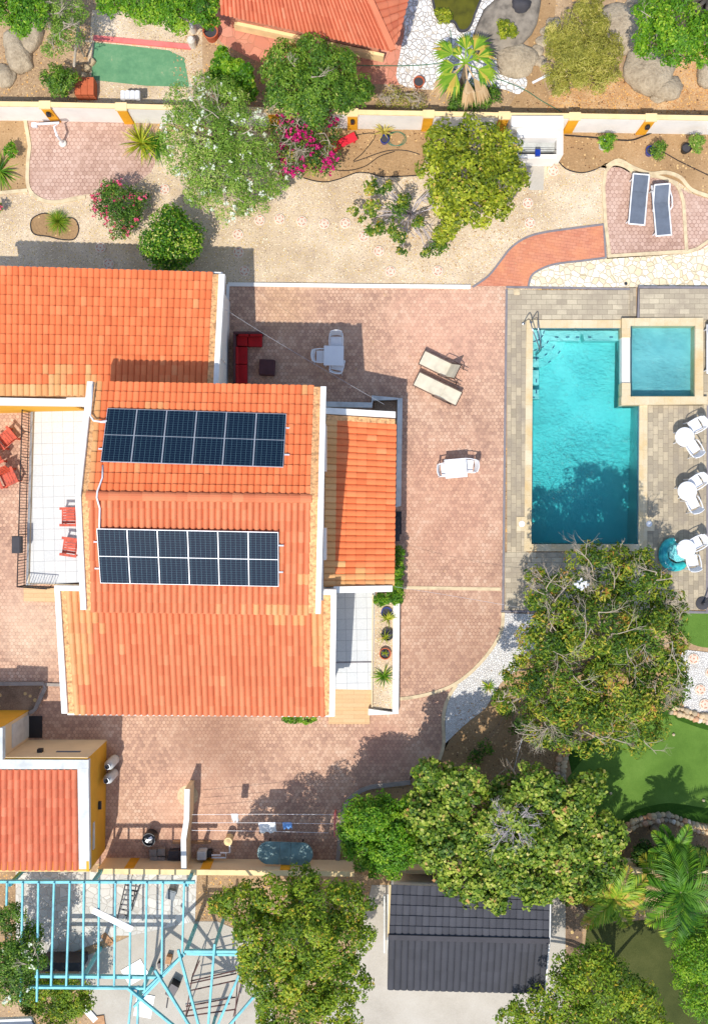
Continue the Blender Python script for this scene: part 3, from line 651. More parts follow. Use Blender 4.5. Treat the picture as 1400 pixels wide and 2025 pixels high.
# lean-to on the east side
leanT = tcream(cols=(), rows=(-1,), patches=[(24, 25, 0, 7, 1), (23, 23, 3, 6, .6), (21, 22, 5, 5, .7), (10, 12, 2, 3, .08)])
tile_roof('tiled_roof', house, W(781, 838, 2.8), W(777, 1158, 2.8), W(640, 1160, 3.65), W(644, 828, 3.65), 26, 7, M['tile'], tone=leanT)
beam(house, 'mortar_verge', M['mortarwhite'], [(646, 820, 3.7), (781, 829, 2.9), (781, 839, 2.9), (646, 830, 3.7)], .2)
beam(house, 'parapet', M['white'], [(644, 806, 3.8), (782, 814, 3.0), (782, 826, 3.0), (644, 818, 3.8)], .4)
beam(house, 'parapet', M['white'], [(660, 1160, 3.75), (776, 1158, 2.98), (776, 1170, 2.98), (660, 1173, 3.75)], .4)
walls(house, [H(-50, -186), H(70, -182), H(68, 132), H(-50, 134)], 2.7, M['wallwhite'])
mb = MB(); mb.box((W(781, 1045).x-HC.x, W(781, 1045).y-HC.y, .9), (.2, .9, 1.8)); mb.build('door', M['black'], house)
# roof conduit
def wirepts(L): return [W(x, y, h)-HC for x, y, h in L]
mb = MB()
mb.tube(wirepts([(184, 760, 6.35), (181, 800, 6.5), (179, 822, 6.6), (186, 832, 6.68), (200, 834, 6.7), (212, 832, 6.7)]), .03, 8)
mb.tube(wirepts([(204, 920, 7.02), (203, 945, 7.2), (193, 972, 7.4), (192, 984, 7.45), (198, 1005, 7.3), (197, 1045, 7.1)]), .03, 8)
mb.build('conduit', M['pvc'], house, smooth=True)
# ---------------------------------------------------------------- solar panels
t = NT('solar_cells'); 
co = t.co(); xyz = t.n('SeparateXYZ', {0: co}).outputs
def linemask(v, period, wdt):
    f = t.math('FRACT', t.math('DIVIDE', v, period)); return t.math('LESS_THAN', t.math('ABSOLUTE', t.math('SUBTRACT', f, .5)), wdt/period/2)
l1 = linemask(t.math('ADD', xyz[0], .0), .162, .007); l2 = linemask(xyz[1], .081, .006); l3 = linemask(xyz[0], .0324, .003)
base = t.mix(t.math('MULTIPLY', l3, .25), lin((12, 24, 42)), lin((50, 84, 104)))
col = t.mix(t.math('MAXIMUM', l1, t.math('MULTIPLY', l2, .6)), base, lin((84, 116, 124)))
t.link(col, t.b.inputs['Base Color']); t.b.inputs['Roughness'].default_value = .1; t.b.inputs['Specular IOR Level'].default_value = .3
M['cells'] = t.m
M['alu'] = plain('aluminium', (196, 198, 202), .35, .3, bump=0)
def solar(A, B, C, D, rowname, first):
    "A top-left B top-right C bottom-right D bottom-left"
    U = (B-A)/6; Vv = (D-A); nrm = U.cross(Vv).normalized(); nrm = nrm if nrm.z > 0 else -nrm
    x = U.normalized(); y = nrm.cross(x).normalized(); rot = Matrix((x, y, nrm)).transposed().to_4x4()
    w_, l_ = U.length*.994, Vv.length
    src = None
    for i in range(6):
        c = A+U*(i+.5)+Vv*.5+nrm*.16
        if first is None:
            p = thing('solar_panel', '', None); first = p; src = p
            mb = MB(); mb.box((0, 0, 0), (w_, l_, .035)); mb.build('frame', M['alu'], p)
            for s_ in (-1, 1):
                mb = MB(); mb.box((0, s_*l_*.248, .02), (w_*.968, l_*.485, .006)); mb.build('cell_sheet', M['cells'], p)
        else: p = dup(first)
        p.matrix_world = Matrix.Translation(c) @ rot
        w_s = ['westernmost', 'second from the west', 'third from the west', 'third from the east', 'second from the east', 'easternmost'][i]
        tag(p, f'dark blue solar panel, {w_s} of the {rowname} row on the orange roof', 'solar panel', 'solar panels on the upper roof')
    for v, wh in ((.25, 'upper'), (.75, 'lower')):
        a = A+Vv*v-U*.16+nrm*.1; b = B+Vv*v+U*.16+nrm*.1; mid = (a+b)/2
        r = MB(); r.tube([a-mid, b-mid], .035, 4); o = r.build('mounting_rail', M['alu']); o.location = mid
        tag(o, f'pale metal mounting rail under the {wh} half of the {rowname} row of solar panels', 'rail', 'rails under the solar panels')
    return first
fp = solar(W(213, 812, 6.28), W(565, 823, 6.28), W(560, 927, 6.95), W(204, 917, 6.95), 'northern', None)
solar(W(196, 1043, 6.98), W(553, 1050, 6.98), W(552, 1155, 6.36), W(200, 1148, 6.36), 'southern', fp)
# ================================================================ TERRACE, STEPS, PLANTERS
mb = MB(); mb.prism(wp([(66, 804), (200, 812), (175, 1150), (57, 1156)]), 0, .30)
o = mb.build('terrace', M['tilewhite']); o['kind'] = 'structure'
mb = MB(); strip(mb, wp([(68, 806), (58, 1154), (170, 1158)], .31), .05, .0, .33); o = mb.build('terrace_edge', M['kerb']); o['kind'] = 'structure'
mb = MB(); mb.prism(wp([(50, 1160), (112, 1163), (112, 1190), (50, 1188)]), 0, .14); o = mb.build('terrace_step', M['steptile']); o['kind'] = 'structure'
mb = MB(); mb.prism(wp([(640, 1160), (741, 1165), (738, 1362), (635, 1360)]), 0, .26)
o = mb.build('entrance_terrace', M['tilewhite']); o['kind'] = 'structure'
mb = MB(); strip(mb, wp([(660, 1308), (738, 1307)]), .05, .2, .285); o = mb.build('drain_channel', M['kerbdark']); o['kind'] = 'structure'
for (y0, y1, z) in ((1361, 1400, .17), (1400, 1431, .09)):
    mb = MB(); mb.prism(wp([(650, y0), (735 if z > .1 else 731, y0), (733 if z > .1 else 731, y1), (650, y1)]), 0, z); o = mb.build('entrance_step', M['steptile']); o['kind'] = 'structure'
def pipe_wall(name, label, px, wd, h, mat, cat='wall', loc=None, **kw):
    c = W(*px[0]); mb = MB(); P = [(p.x-c.x, p.y-c.y) for p in wp(px)]
    strip(mb, P, wd, 0, h, **kw); o = mb.build(name, mat); o.location = c
    return tag(o, label, cat)
pl = thing('planter', 'long white walled planter bed with potted plants beside the entrance terrace', 'planter', W(765, 1300))
mb = MB(); strip(mb, local(pl, wp([(783, 1190), (781, 1406), (728, 1404)])), .25, 0, .42); mb.build('planter_wall', M['white'], pl)
mb = MB(); strip(mb, local(pl, wp([(737, 1175), (735, 1395)])), .05, 0, .38); mb.build('planter_wall', M['cream'], pl)
mb = MB(); mb.prism(local(pl, wp([(738, 1190), (778, 1190), (776, 1400), (736, 1400)])), 0, .25); mb.build('planter_soil', M['gravel'], pl)
pl = thing('planter', 'low grey kerbed planter wrapped round the corner of the lean-to', 'planter', W(765, 800))
mb = MB(); strip(mb, local(pl, wp([(640, 801), (735, 803), (736, 789), (790, 791), (787, 1000), (776, 1000)])), .2, 0, .4); mb.build('planter_wall', M['greywhite'], pl)
mb = MB(); mb.prism(local(pl, wp([(740, 795), (786, 795), (782, 996), (765, 996), (765, 840), (740, 840)])), 0, .22); mb.build('planter_soil', M['darkgravel'], pl)
def mat_obj(px, py, w_, l_, label, rz=0, name='doormat'):
    mb = MB(); mb.box((0, 0, .02), (w_, l_, .03)); o = mb.build(name, M['black'], bevel=.005)
    o.location = W(px, py)+Vector((0, 0, .03)); o.rotation_euler.z = rz; tag(o, label, 'doormat')
mat_obj(783, 1034, .42, .9, 'dark doormat on the paving beside the lean-to wall')
mat_obj(71, 1437, .56, .86, 'black rectangular doormat by the grey door of the yellow outbuilding')
mat_obj(667, 1385, .1, .1, 'tiny dark floor drain at the corner of the entrance steps', name='floor_drain')
# terrace railing
rl = thing('terrace_railing', 'black metal railing with thin balusters round the white tiled terrace', 'railing', W(62, 980))
def rail_run(root, p0, p1, n, h=.92, z0=.3):
    a, b = W(*p0)-root.location, W(*p1)-root.location
    for z, r in ((h, .022), (.1, .015)):
        mb = MB(); mb.tube([a+Vector((0, 0, z0+z)), b+Vector((0, 0, z0+z))], r, 6); mb.build('top_rail' if z > .5 else 'bottom_rail', M['darksteel'], root)
    mb = MB()
    for i in range(n+1):
        p = a.lerp(b, i/n); q = p+Vector((0, 0, z0+h)); mb.tube([p+Vector((0, 0, z0 if i % 9 else 0)), q], .013 if i % 9 else .02, 5)
    mb.build('balusters', M['darksteel'], root)
rail_run(rl, (65, 806), (55, 1156), 63)
rail_run(rl, (55, 1156), (112, 1160), 11)
o = tag(MB().box((0, 0, .15), (.34, .66, .3)).box((0, 0, .31), (.28, .6, .02)).build('planter_box', M['char'], bevel=.01), 'dark box hanging on the outside of the terrace railing', 'planter box')
o.location = W(44.5, 1076, .55)+Vector((0, 0, .4))
# ================================================================ BOUNDARY WALLS
nw = thing('boundary_wall', 'long white boundary wall with peach cap and ochre pilasters along the north garden', 'wall', W(700, 255))
def wall_run(root, pts, th, h, mw, mc, capw, side=1):
    P = local(root, wp(pts)); mb = MB(); strip(mb, P, th, 0, h); mb.build('wall', mw, root)
    mb = MB(); strip(mb, P, capw, h, h+.06); mb.build('wall_cap', mc, root)
NWL = [(-60, 238.5), (100, 240), (400, 247), (700, 255), (1010, 261), (1115, 262), (1480, 268)]
def nwy(x):
    for (x0, y0), (x1, y1) in zip(NWL, NWL[1:]):
        if x0 <= x <= x1: return y0+(y1-y0)*(x-x0)/(x1-x0)
wall_run(nw, [(x, y-4) for x, y in NWL], .14, 1.44, M['wallwhite'], M['peach'], .18)
for x in (112, 257, 545, 697, 842, 986, 1120, 1265):
    g = 700+(x-700)*1.0; y = nwy(g)
    p = W(g, y-3)-nw.location
    mb = MB(); mb.box((p.x, p.y+.01, .72), (.38, .24, 1.44)); mb.build('pilaster', M['yellow'], nw)
    mb = MB(); mb.box((p.x, p.y, 1.475), (.44, .30, .085)); mb.build('pilaster_cap', M['peach'], nw)
sw = thing('boundary_wall', 'low cream boundary wall with ochre pilasters behind the oval table and clothesline', 'wall', W(450, 1700))
SWL = [(210, 1696), (700, 1701)]
wall_run(sw, [(x, y+3) for x, y in SWL], .14, 1.3, M['cream'], M['peach'], .2)
for x in (262, 411, 566):
    p = W(700+(x-700)*.985, 1699+2)-sw.location
    mb = MB(); mb.box((p.x, p.y+.0, .65), (.37, .2, 1.3)); mb.build('pilaster', M['yellow'], sw)
pipe_wall('boundary_wall', 'cream wall glimpsed under the trees north of the black roofed building', [(770, 1700), (1000, 1702), (1250, 1700), (1440, 1702)], .14, 1.35, M['cream'])
pw2 = thing('partition_wall', 'freestanding white partition wall running to the south boundary', 'wall', W(384, 1620))
P = local(pw2, wp([(381, 1543), (380, 1600), (374, 1640), (375, 1700)]))
mb = MB(); strip(mb, P, .17, 0, 1.25); mb.build('wall', M['cream'], pw2)
mb = MB(); strip(mb, P, .2, 1.25, 1.29); mb.build('wall_cap', M['white'], pw2)
# white barbecue niche
bq = thing('barbecue', 'white masonry barbecue with hood and grill rack against the north wall', 'barbecue', W(1062, 285))
def lb(root, x0, y0, x1, y1, z0, z1, mat, name, h=None, bev=0):
    h = z1 if h is None else h
    pts = local(root, [W(x0, y0, h), W(x1, y0, h), W(x1, y1, h), W(x0, y1, h)])
    mb = MB(); mb.prism(pts, z0, z1, bottom=True); return mb.build(name, mat, root, bevel=bev)
lb(bq, 1011, 229, 1113, 250, 0, 1.75, M['white'], 'back_wall')
lb(bq, 1022, 248, 1102, 272, .95, 1.5, M['wallwhite'], 'hood')
lb(bq, 1011, 250, 1024, 306, 0, 1.0, M['wallwhite'], 'side_wall'); lb(bq, 1100, 250, 1113, 306, 0, 1.0, M['wallwhite'], 'side_wall')
lb(bq, 1024, 272, 1100, 300, 0, .55, M['greywhite'], 'hearth'); lb(bq, 1034, 262, 1092, 275, .56, .8, M['char'], 'firebox')
lb(bq, 1024, 305, 1100, 313, 0, .9, M['wallwhite'], 'counter')
for yy in (296, 303):
    mb = MB(); a, b = W(1022, yy, .98)-bq.location, W(1100, yy, .98)-bq.location; mb.tube([a, b], .012, 6); mb.build('grill_bar', M['darksteel'], bq)
lb(bq, 1058, 295, 1068, 308, .98, 1.1, M['bluepot'], 'grill_tray'); 
# ================================================================ YELLOW OUTBUILDING
gb = thing('outbuilding', 'ochre and cream outbuilding with salmon tiled roof and pale coping', 'outbuilding', W(100, 1560))
mb = MB(); mb.prism(local(gb, wp([(-60, 1463), (212, 1464), (209, 1680), (-60, 1680)])), 0, 2.35); mb.build('wall', M['ochrewall'], gb)
mb = MB(); mb.prism(local(gb, wp([(-60, 1463), (211, 1463.8), (211, 1475), (-60, 1475)])), 2.3, 2.9); mb.build('wall', M['ochrewall'], gb)
mb = MB(); P = local(gb, wp([(58, 1463), (212.5, 1463.2)])); strip(mb, P, .03, 0, 2.9); mb.build('wall', M['cream'], gb)
mb = MB(); mb.prism(local(gb, wp([(-60, 1405), (58, 1405), (58, 1462), (-60, 1462)])), 0, 3.15); mb.build('wall', M['cream'], gb)
mb = MB(); P = local(gb, wp([(-60, 1404.6), (58.3, 1404.6)])); strip(mb, P, .03, 0, 3.15); mb.build('wall', M['ochrewall'], gb)
mb = MB()
p0, p1 = W(211.8, 1464)-gb.location, W(209, 1680)-gb.location
mb.add([(p0.x, p0.y, 2.2), (p1.x, p1.y, 2.2), (p1.x, p1.y, 2.45), (p0.x, p0.y, 2.92), (p0.x-.1, p0.y, 2.2), (p1.x-.1, p1.y, 2.2), (p1.x-.1, p1.y, 2.45), (p0.x-.1, p0.y, 2.92)], [(0, 3, 2, 1), (4, 5, 6, 7), (3, 7, 6, 2), (0, 4, 7, 3), (1, 2, 6, 5)])
mb.build('wall', M['ochrewall'], gb)
tile_roof('tiled_roof', gb, W(-60, 1718, 2.3), W(157, 1718, 2.3), W(154, 1521, 2.85), W(-60, 1521, 2.85), 17, 11, M['tilesalmon'], amp=.095, prof=ROUND, tone=lambda *a: min(.8, max(0, random.gauss(.4, .13))))
beam(gb, 'coping', M['greywhite'], [(-60, 1502, 2.98), (176, 1503, 2.98), (176, 1521, 2.98), (-60, 1521, 2.98)], .25)
beam(gb, 'coping', M['greywhite'], [(154, 1520, 2.985), (175.5, 1520, 2.985), (178, 1719, 2.45), (157, 1719, 2.45)], .25)
beam(gb, 'coping', M['greywhite'], [(-60, 1437, 3.3), (6, 1440, 3.3), (6, 1503, 3.3), (-60, 1503, 3.3)], .3)
beam(gb, 'gutter', M['peach'], [(-60, 1717, 2.25), (180, 1718, 2.25), (180, 1724, 2.25), (-60, 1723, 2.25)], .12)
def wbox(root, px, py, z, d, mat, name, rz=0):
    p = W(px, py)-root.location; mb = MB(); mb.box((p.x, p.y, z), d, rz); return mb.build(name, mat, root)
wbox(gb, 58, 1434, 1.0, (.05, .9, 2.0), M['greywhite'], 'door')
wbox(gb, 165, 1463, 2.05, (.9, .06, .16), M['greyfab'], 'window'); wbox(gb, 210, 1622, 1.9, (.06, 1.0, .2), M['greywhite'], 'window')
wbox(gb, 113, 1461, 2.1, (.18, .2, .24), M['black'], 'wall_lamp'); wbox(gb, 212, 1575, 1.2, (.16, .3, .12), M['black'], 'wall_lamp')
# ================================================================ BLACK ROOFED BUILDING
bk = thing('garage', 'building with black tiled gable roof beside the concrete drive', 'building', W(925, 1800))
tile_roof('tiled_roof', bk, W(772, 1750, 3.0), W(1088, 1764, 3.0), W(1086, 1860, 3.45), W(768, 1852, 3.45), 24, 5, M['tileblack'], amp=.035, lift=.03, tone=lambda *a: random.uniform(.5, .8))  # paler tones on the north slope make up for its weaker sun
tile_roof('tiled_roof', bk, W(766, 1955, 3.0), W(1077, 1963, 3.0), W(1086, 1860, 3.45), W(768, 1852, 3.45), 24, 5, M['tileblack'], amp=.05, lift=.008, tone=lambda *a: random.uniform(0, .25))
beam(bk, 'ridge_cap', M['char'], [(767, 1849, 3.53), (1087, 1857, 3.53), (1087, 1867, 3.53), (767, 1859, 3.53)], .1)
beam(bk, 'fascia', M['peach'], [(770, 1750, 3.04), (773, 1750, 3.04), (769, 1853, 3.5), (766, 1853, 3.5)], .12)
beam(bk, 'fascia', M['white'], [(1087, 1764, 3.04), (1089.5, 1764, 3.04), (1088, 1860, 3.5), (1085.5, 1860, 3.5)], .12)
beam(bk, 'fascia', M['white'], [(1085.5, 1860, 3.5), (1088, 1860, 3.5), (1078, 1965, 3.04), (1075.5, 1965, 3.04)], .12)
mb = MB(); mb.prism(local(bk, wp([(775, 1720), (1055, 1730), (1048, 1870), (765, 1870)])), 0, 2.5); mb.build('wall', M['wallwhite'], bk)
# ================================================================ SALMON ROOFED HOUSE, TOP
nh = thing('neighbour_house', 'salmon hip roofed house on the flagstone terrace beyond the north wall', 'house', W(640, 0))
tile_roof('tiled_roof', nh, W(436, 26, 2.8), W(776, 100, 2.8), W(700, -70, 4.6), W(430, -120, 4.6), 40, 7, M['tilesalmon'], lift=.01, amp=.095, prof=ROUND)
tile_roof('tiled_roof', nh, W(784, 76, 2.8), W(822, -80, 2.8), W(700, -72, 4.6), W(775, 98, 2.9), 11, 3, M['tilesalmon'], lift=.05, amp=.06, deck=False)
beam(nh, 'hip_cap', M['tilesalmon'], [(771, 100, 2.95), (783, 96, 2.95), (706, -72, 4.75), (696, -72, 4.75)], .1)
mb = MB(); mb.prism(local(nh, wp([(460, 55), (748, 114), (785, -60), (450, -80)])), 0, 2.5); mb.build('wall', M['flagstone'], nh)
beam(nh, 'eaves_ledge', M['peach'], [(466, 42, .6), (760, 106, .6), (758, 112, .6), (462, 48, .6)], .5)
# ================================================================ FURNITURE
def monobloc(name, label, mat, group, small=1.0):
    t = thing(name, label, 'chair', (0, 0, 0), 0, group)
    MB().box((0, .02, .43), (.46, .44, .03)).build('seat', mat, t, bevel=.01)
    mb = MB(); n = 7; vs = []
    for i in range(n):
        a = -1+2*i/(n-1); x = a*.23; y = -.21-.05*(1-a*a)
        for z, dy in ((.44, 0), (.84, -.12)):
            zz = z-(.05*a*a if z > .5 else 0); vs += [(x, y+dy, zz), (x, y+dy-.025, zz)]
    fs = []
    for i in range(n-1):
        a, b = i*4, i*4+4; fs += [(a, b, b+2, a+2), (a+1, a+3, b+3, b+1), (a+2, b+2, b+3, a+3), (a, a+1, b+1, b)]
    fs += [(0, 2, 3, 1), ((n-1)*4, (n-1)*4+1, (n-1)*4+3, (n-1)*4+2)]
    mb.add(vs, fs); mb.build('backrest', mat, t)
    for s in (-1, 1):
        MB().tube([(s*.24, -.3, .68), (s*.27, -.05, .66), (s*.26, .18, .65), (s*.25, .22, .6)], .022, 6).build('armrest', mat, t)
        MB().tube([(s*.25, .21, .62), (s*.26, .24, 0)], .02, 6).build('leg', mat, t)
        MB().tube([(s*.23, -.26, .66), (s*.25, -.3, 0)], .02, 6).build('leg', mat, t)
    return t
def put(o, px, py, h, ang, **kw):
    p = W(px, py, h); o.location = (p.x, p.y, kw.pop('z', .03)); o.rotation_euler = (0, 0, R(ang))
    for k, v in kw.items(): o[k] = v
    return o
# rotation: the chair faces its local +Y; ang is counterclockwise degrees
ch1 = monobloc('garden_chair', 'white plastic chair on the north side of the square table by the red sofa', M['pvc'], 'white chairs at the square tables')
put(ch1, 665, 676, .45, 180)
put(dup(ch1), 636, 705, .45, -90, label='white plastic chair on the west side of the square table by the red sofa')
put(dup(ch1), 667, 722, .45, -12, label='white plastic chair turned askew south of the square table by the red sofa')
put(dup(ch1), 882, 929, .45, -84, label='white plastic chair west of the table standing alone on the courtyard')
put(dup(ch1), 925, 921, .45, 84, label='white plastic chair east of the table standing alone on the courtyard')
def sqtable(label, w_, l_):
    t = thing('garden_table', label, 'table')
    MB().box((0, 0, .71), (w_, l_, .035)).build('tabletop', M['pvc'], t, bevel=.012)
    MB().box((0, 0, .66), (w_*.86, l_*.86, .06)).build('apron', M['pvc'], t)
    for sx in (-1, 1):
        for sy in (-1, 1): MB().box((sx*w_*.42, sy*l_*.42, .34), (.05, .05, .68)).build('leg', M['pvc'], t)
    return t
put(sqtable('square white plastic table in the shade with three chairs round it', .77, .77), 660, 703.5, .72, -1)
put(sqtable('white rectangular plastic table alone in the sunny middle of the courtyard', .85, .74), 901, 926, .72, 5)
rt = thing('round_table', 'northernmost of the three round white poolside tables', 'table', (0, 0, 0), 0, 'round white tables by the pool')
MB().lathe([(.37, .69), (.375, .70), (.375, .72), (.36, .735), (.05, .73), (0, .73)], n=36).build('tabletop', M['pvc'], rt, smooth=False)
for a in (45, 135, 225, 315): MB().tube([(.2*math.cos(R(a)), .2*math.sin(R(a)), .7), (.3*math.cos(R(a)), .3*math.sin(R(a)), 0)], .022, 6).build('leg', M['pvc'], rt)
put(rt, 1353, 864, .73, 0)
put(dup(rt), 1358, 971, .73, 20, label='middle of the three round white poolside tables')
put(dup(rt), 1355.5, 1086, .73, 10, label='round white table beside the turquoise inflatable float')
G = 'white chairs at the round poolside tables'
pc = monobloc('pool_chair', 'white chair north-east of the northernmost round table', M['pvc'], G)
put(pc, 1374, 842, .45, 118)
put(dup(pc), 1369, 886, .45, 32, label='white chair with grey back south of the northernmost round table')
put(dup(pc), 1375, 953, .45, 122, label='white chair north-east of the middle round table')
put(dup(pc), 1368, 996, .45, 24, label='white chair south of the middle round table')
put(dup(pc), 1375, 1074, .45, 118, label='white chair north-east of the round table beside the float')
put(dup(pc), 1367, 1110, .45, 12, label='white chair wedged south of the round table beside the float')
# courtyard loungers, beige with bronze frame: long axis = local Y, head at -Y
def lounger(name, label, fab, frm, back, wd=.6, lg=1.85, arms=True, thick=.02, group=None):
    t = thing(name, label, 'sun lounger', (0, 0, 0), 0, group); zh = .34; bl = .68
    y0 = -lg/2+bl
    MB().box((0, (y0+lg/2)/2, zh), (wd*.9, lg/2-y0, .03)).build('seat', fab, t, bevel=.008)
    by, bz = -bl*math.cos(R(back)), bl*math.sin(R(back))
    mb = MB(); x = wd*.45; nn = Vector((0, math.sin(R(back)), math.cos(R(back))))*.03
    P = [Vector((-x, y0, zh)), Vector((x, y0, zh)), Vector((x, y0+by, zh+bz)), Vector((-x, y0+by, zh+bz))]
    mb.add(P+[p+nn for p in P], [(0, 1, 2, 3)[::-1], (4, 5, 6, 7), (0, 4, 5, 1)[::-1], (1, 5, 6, 2)[::-1], (2, 6, 7, 3)[::-1], (3, 7, 4, 0)[::-1]]); mb.build('backrest', fab, t)
    for s in (-1, 1):
        MB().tube([(s*wd/2, lg/2+.02, zh), (s*wd/2, y0, zh), (s*wd/2, -lg/2, zh)], thick, 8).build('side_rail', frm, t)
        MB().tube([(s*wd/2, y0, zh+.01), (s*wd/2, y0+by, zh+bz+.02)], thick, 8).build('back_rail', frm, t)
        for yy in (lg/2-.12, -lg/2+.18): MB().tube([(s*wd/2, yy, zh), (s*(wd/2+.02), yy, 0)], thick, 6).build('leg', frm, t)
        if arms:
            MB().tube([(s*(wd/2+.04), y0+.32, zh), (s*(wd/2+.07), y0+.24, zh+.2), (s*(wd/2+.07), y0-.1, zh+.24), (s*(wd/2+.05), y0-.42, zh+.12), (s*wd/2, y0-.5, zh)], thick*.9, 8).build('armrest', frm, t)
    MB().tube([(-wd/2, y0+by, zh+bz+.02), (wd/2, y0+by, zh+bz+.02)], thick, 8).build('head_bar', frm, t)
    MB().tube([(-wd/2, lg/2, zh), (wd/2, lg/2, zh)], thick, 8).build('foot_bar', frm, t)
    return t
l1 = lounger('sun_lounger', 'beige sun lounger with its empty bronze back folded up, the northern of the courtyard pair', M['beigefab'], M['bronze'], 62, group='beige loungers in the courtyard')
put(l1, 876, 727, .34, -116+180+0)
l2 = lounger('sun_lounger', 'beige sun lounger lying flat, the southern of the courtyard pair', M['beigefab'], M['bronze'], 2, group='beige loungers in the courtyard')
put(l2, 865, 769, .34, -116+180)
l3 = lounger('sun_lounger', 'grey sun lounger with white frame lying flat on the hexagon patio', M['greyfab'], M['pvc'], 3, .62, 1.95, False, .03, 'grey loungers on the hexagon patio')
put(l3, 1262, 395, .34, 175)
l4 = lounger('sun_lounger', 'grey sun lounger with white frame and raised headrest on the hexagon patio', M['greyfab'], M['pvc'], 28, .6, 1.98, True, .03, 'grey loungers on the hexagon patio')
put(l4, 1307, 416, .34, 185)
l3.rotation_euler.z = R(175); l4.rotation_euler.z = R(185)
l5 = lounger('sun_lounger', 'dark blue sun lounger at the right edge beside the splash pool', M['greyfab'], M['pvc'], 20, .6, 1.9, False, .03); put(l5, 1412, 690, .34, 180)
# sofa and ottoman
sf = thing('corner_sofa', 'red L-shaped corner sofa against the house wall', 'sofa', W(486, 700))
def sbox(root, x0, y0, x1, y1, z0, z1, mat, name, bev=.03):
    return lb(root, x0, y0, x1, y1, z0, z1, mat, name, z1, bev)
sbox(sf, 461, 655, 519, 660, .05, .72, M['brownfab'], 'back_frame'); sbox(sf, 461, 660, 466, 758, .05, .72, M['brownfab'], 'back_frame')
sbox(sf, 466, 661, 519, 686, .05, .16, M['brownfab'], 'base'); sbox(sf, 466, 687, 490, 760, .05, .16, M['brownfab'], 'base')
for x0, y0, x1, y1 in ((468, 662, 490, 684), (491, 662, 518, 685), (468, 686, 489, 720), (468, 721, 489, 758)):
    sbox(sf, x0, y0, x1, y1, .17, .42, M['redsofa'], 'seat_cushion')
for x0, y0, x1, y1 in ((466, 685, 471, 720), (466, 721, 471, 758), (472, 659, 492, 664), (494, 659, 518, 664)):
    sbox(sf, x0, y0, x1, y1, .42, .68, M['redsofa'], 'back_cushion')
ot = thing('ottoman', 'square dark brown ottoman in the shade by the red sofa', 'ottoman'); MB().box((0, 0, .19), (.62, .62, .30)).build('base', M['brownfab'], ot, bevel=.04)
MB().box((0, 0, .37), (.6, .6, .07)).build('cushion', M['brownfab'], ot, bevel=.03); put(ot, 528, 726, .38, -3)
# wooden armchairs in red stain
def slat_chair(label, group):
    t = thing('wooden_armchair', label, 'chair', (0, 0, 0), 0, group); m = M['redwood']
    for i in range(5): MB().box((-.21+i*.105, .05, .36), (.09, .5, .025)).build('seat_slat', m, t)
    for i in range(5): MB().box((0, 0, 0), (.09, .02, .62), M=Matrix.Translation((-.21+i*.105, -.30, .62)) @ Matrix.Rotation(R(18), 4, 'X')).build('back_slat', m, t)
    for s in (-1, 1):
        MB().box((s*.32, 0, .57), (.1, .66, .03)).build('armrest', m, t)
        MB().box((s*.3, .26, .28), (.06, .06, .56)).build('leg', m, t); MB().box((s*.3, -.26, .28), (.06, .06, .56)).build('leg', m, t)
    MB().box((0, .28, .33), (.6, .03, .08)).build('front_rail', m, t)
    return t
GW = 'red wooden armchairs'
wc = slat_chair('red wooden armchair on the white terrace, the northern of two under the verge', GW); put(wc, 142, 1022, .4, 90, z=.3)
put(dup(wc), 144, 1081, .4, 82, z=.3, label='red wooden armchair on the white terrace, the southern of two under the verge')
put(dup(wc), 14, 867, .45, 40, label='red wooden armchair with slatted back shadow on the paving at the left edge')
put(dup(wc), 16, 945, .45, 205, label='red wooden armchair with black shadow, southernmost at the left edge')
put(dup(wc), -12, 905, .45, 120, label='red wooden armchair mostly cut off by the left edge of the photo')
# pool handrail
hr = thing('pool_handrail', 'bent stainless steel handrail over the pool corner steps', 'handrail', W(1040, 650))
for dx in (0, .5):
    a = W(1034, 640)-hr.location+Vector((dx*.6, dx*.1, 0)); b = W(1064, 697)-hr.location+Vector((dx*.1, dx*.1, 0))
    pts = [a, a+Vector((.06, .05, .5)), a+Vector((.12, .0, .82)), a.lerp(b, .35)+Vector((0, 0, .92)), a.lerp(b, .8)+Vector((0, 0, .6)), b+Vector((0, 0, .25)), b+Vector((0, 0, -.6))]
    MB().tube(spline([tuple(p) for p in pts], False, 5), .022, 8).build('rail', M['steel'], hr, smooth=True)
    MB().lathe([(.06, .05), (.05, .07), (.02, .08)], tuple(a)).build('foot_flange', M['steel'], hr)
# inflatable float
t = NT('turquoise_vinyl'); co = t.co(); n = t.noise(co, 3, 3); t.link(t.ramp(n, [(.4, lin((20, 140, 150))), (.6, lin((60, 190, 186)))]), t.b.inputs['Base Color']); t.b.inputs['Roughness'].default_value = .15; M['vinyl'] = t.m
t = NT('turquoise_mesh'); co = t.co(); v = t.n('TexVoronoi', {'Vector': co, 'Scale': 22.0}, feature='DISTANCE_TO_EDGE').outputs[0]
t.link(t.ramp(v, [(.0, lin((190, 236, 232))), (.12, lin((60, 178, 182)))]), t.b.inputs['Base Color']); M['vinylmesh'] = t.m
fl = thing('pool_float', 'turquoise inflatable armchair float lying beside the round table', 'pool float', W(1325, 1096))
pts = [(1330, 1068), (1316, 1074), (1308, 1090), (1310, 1108), (1324, 1120), (1340, 1120), (1350, 1114)]
P = [W(x, y)-fl.location+Vector((0, 0, .2)) for x, y in pts]
pp = spline([tuple(p) for p in P], False, 5); nn = len(pp)
MB().tube(pp, [.09+.10*math.sin(math.pi*(i+.5)/nn)**.6 for i in range(nn)], 14).build('air_tube', M['vinyl'], fl, smooth=True)
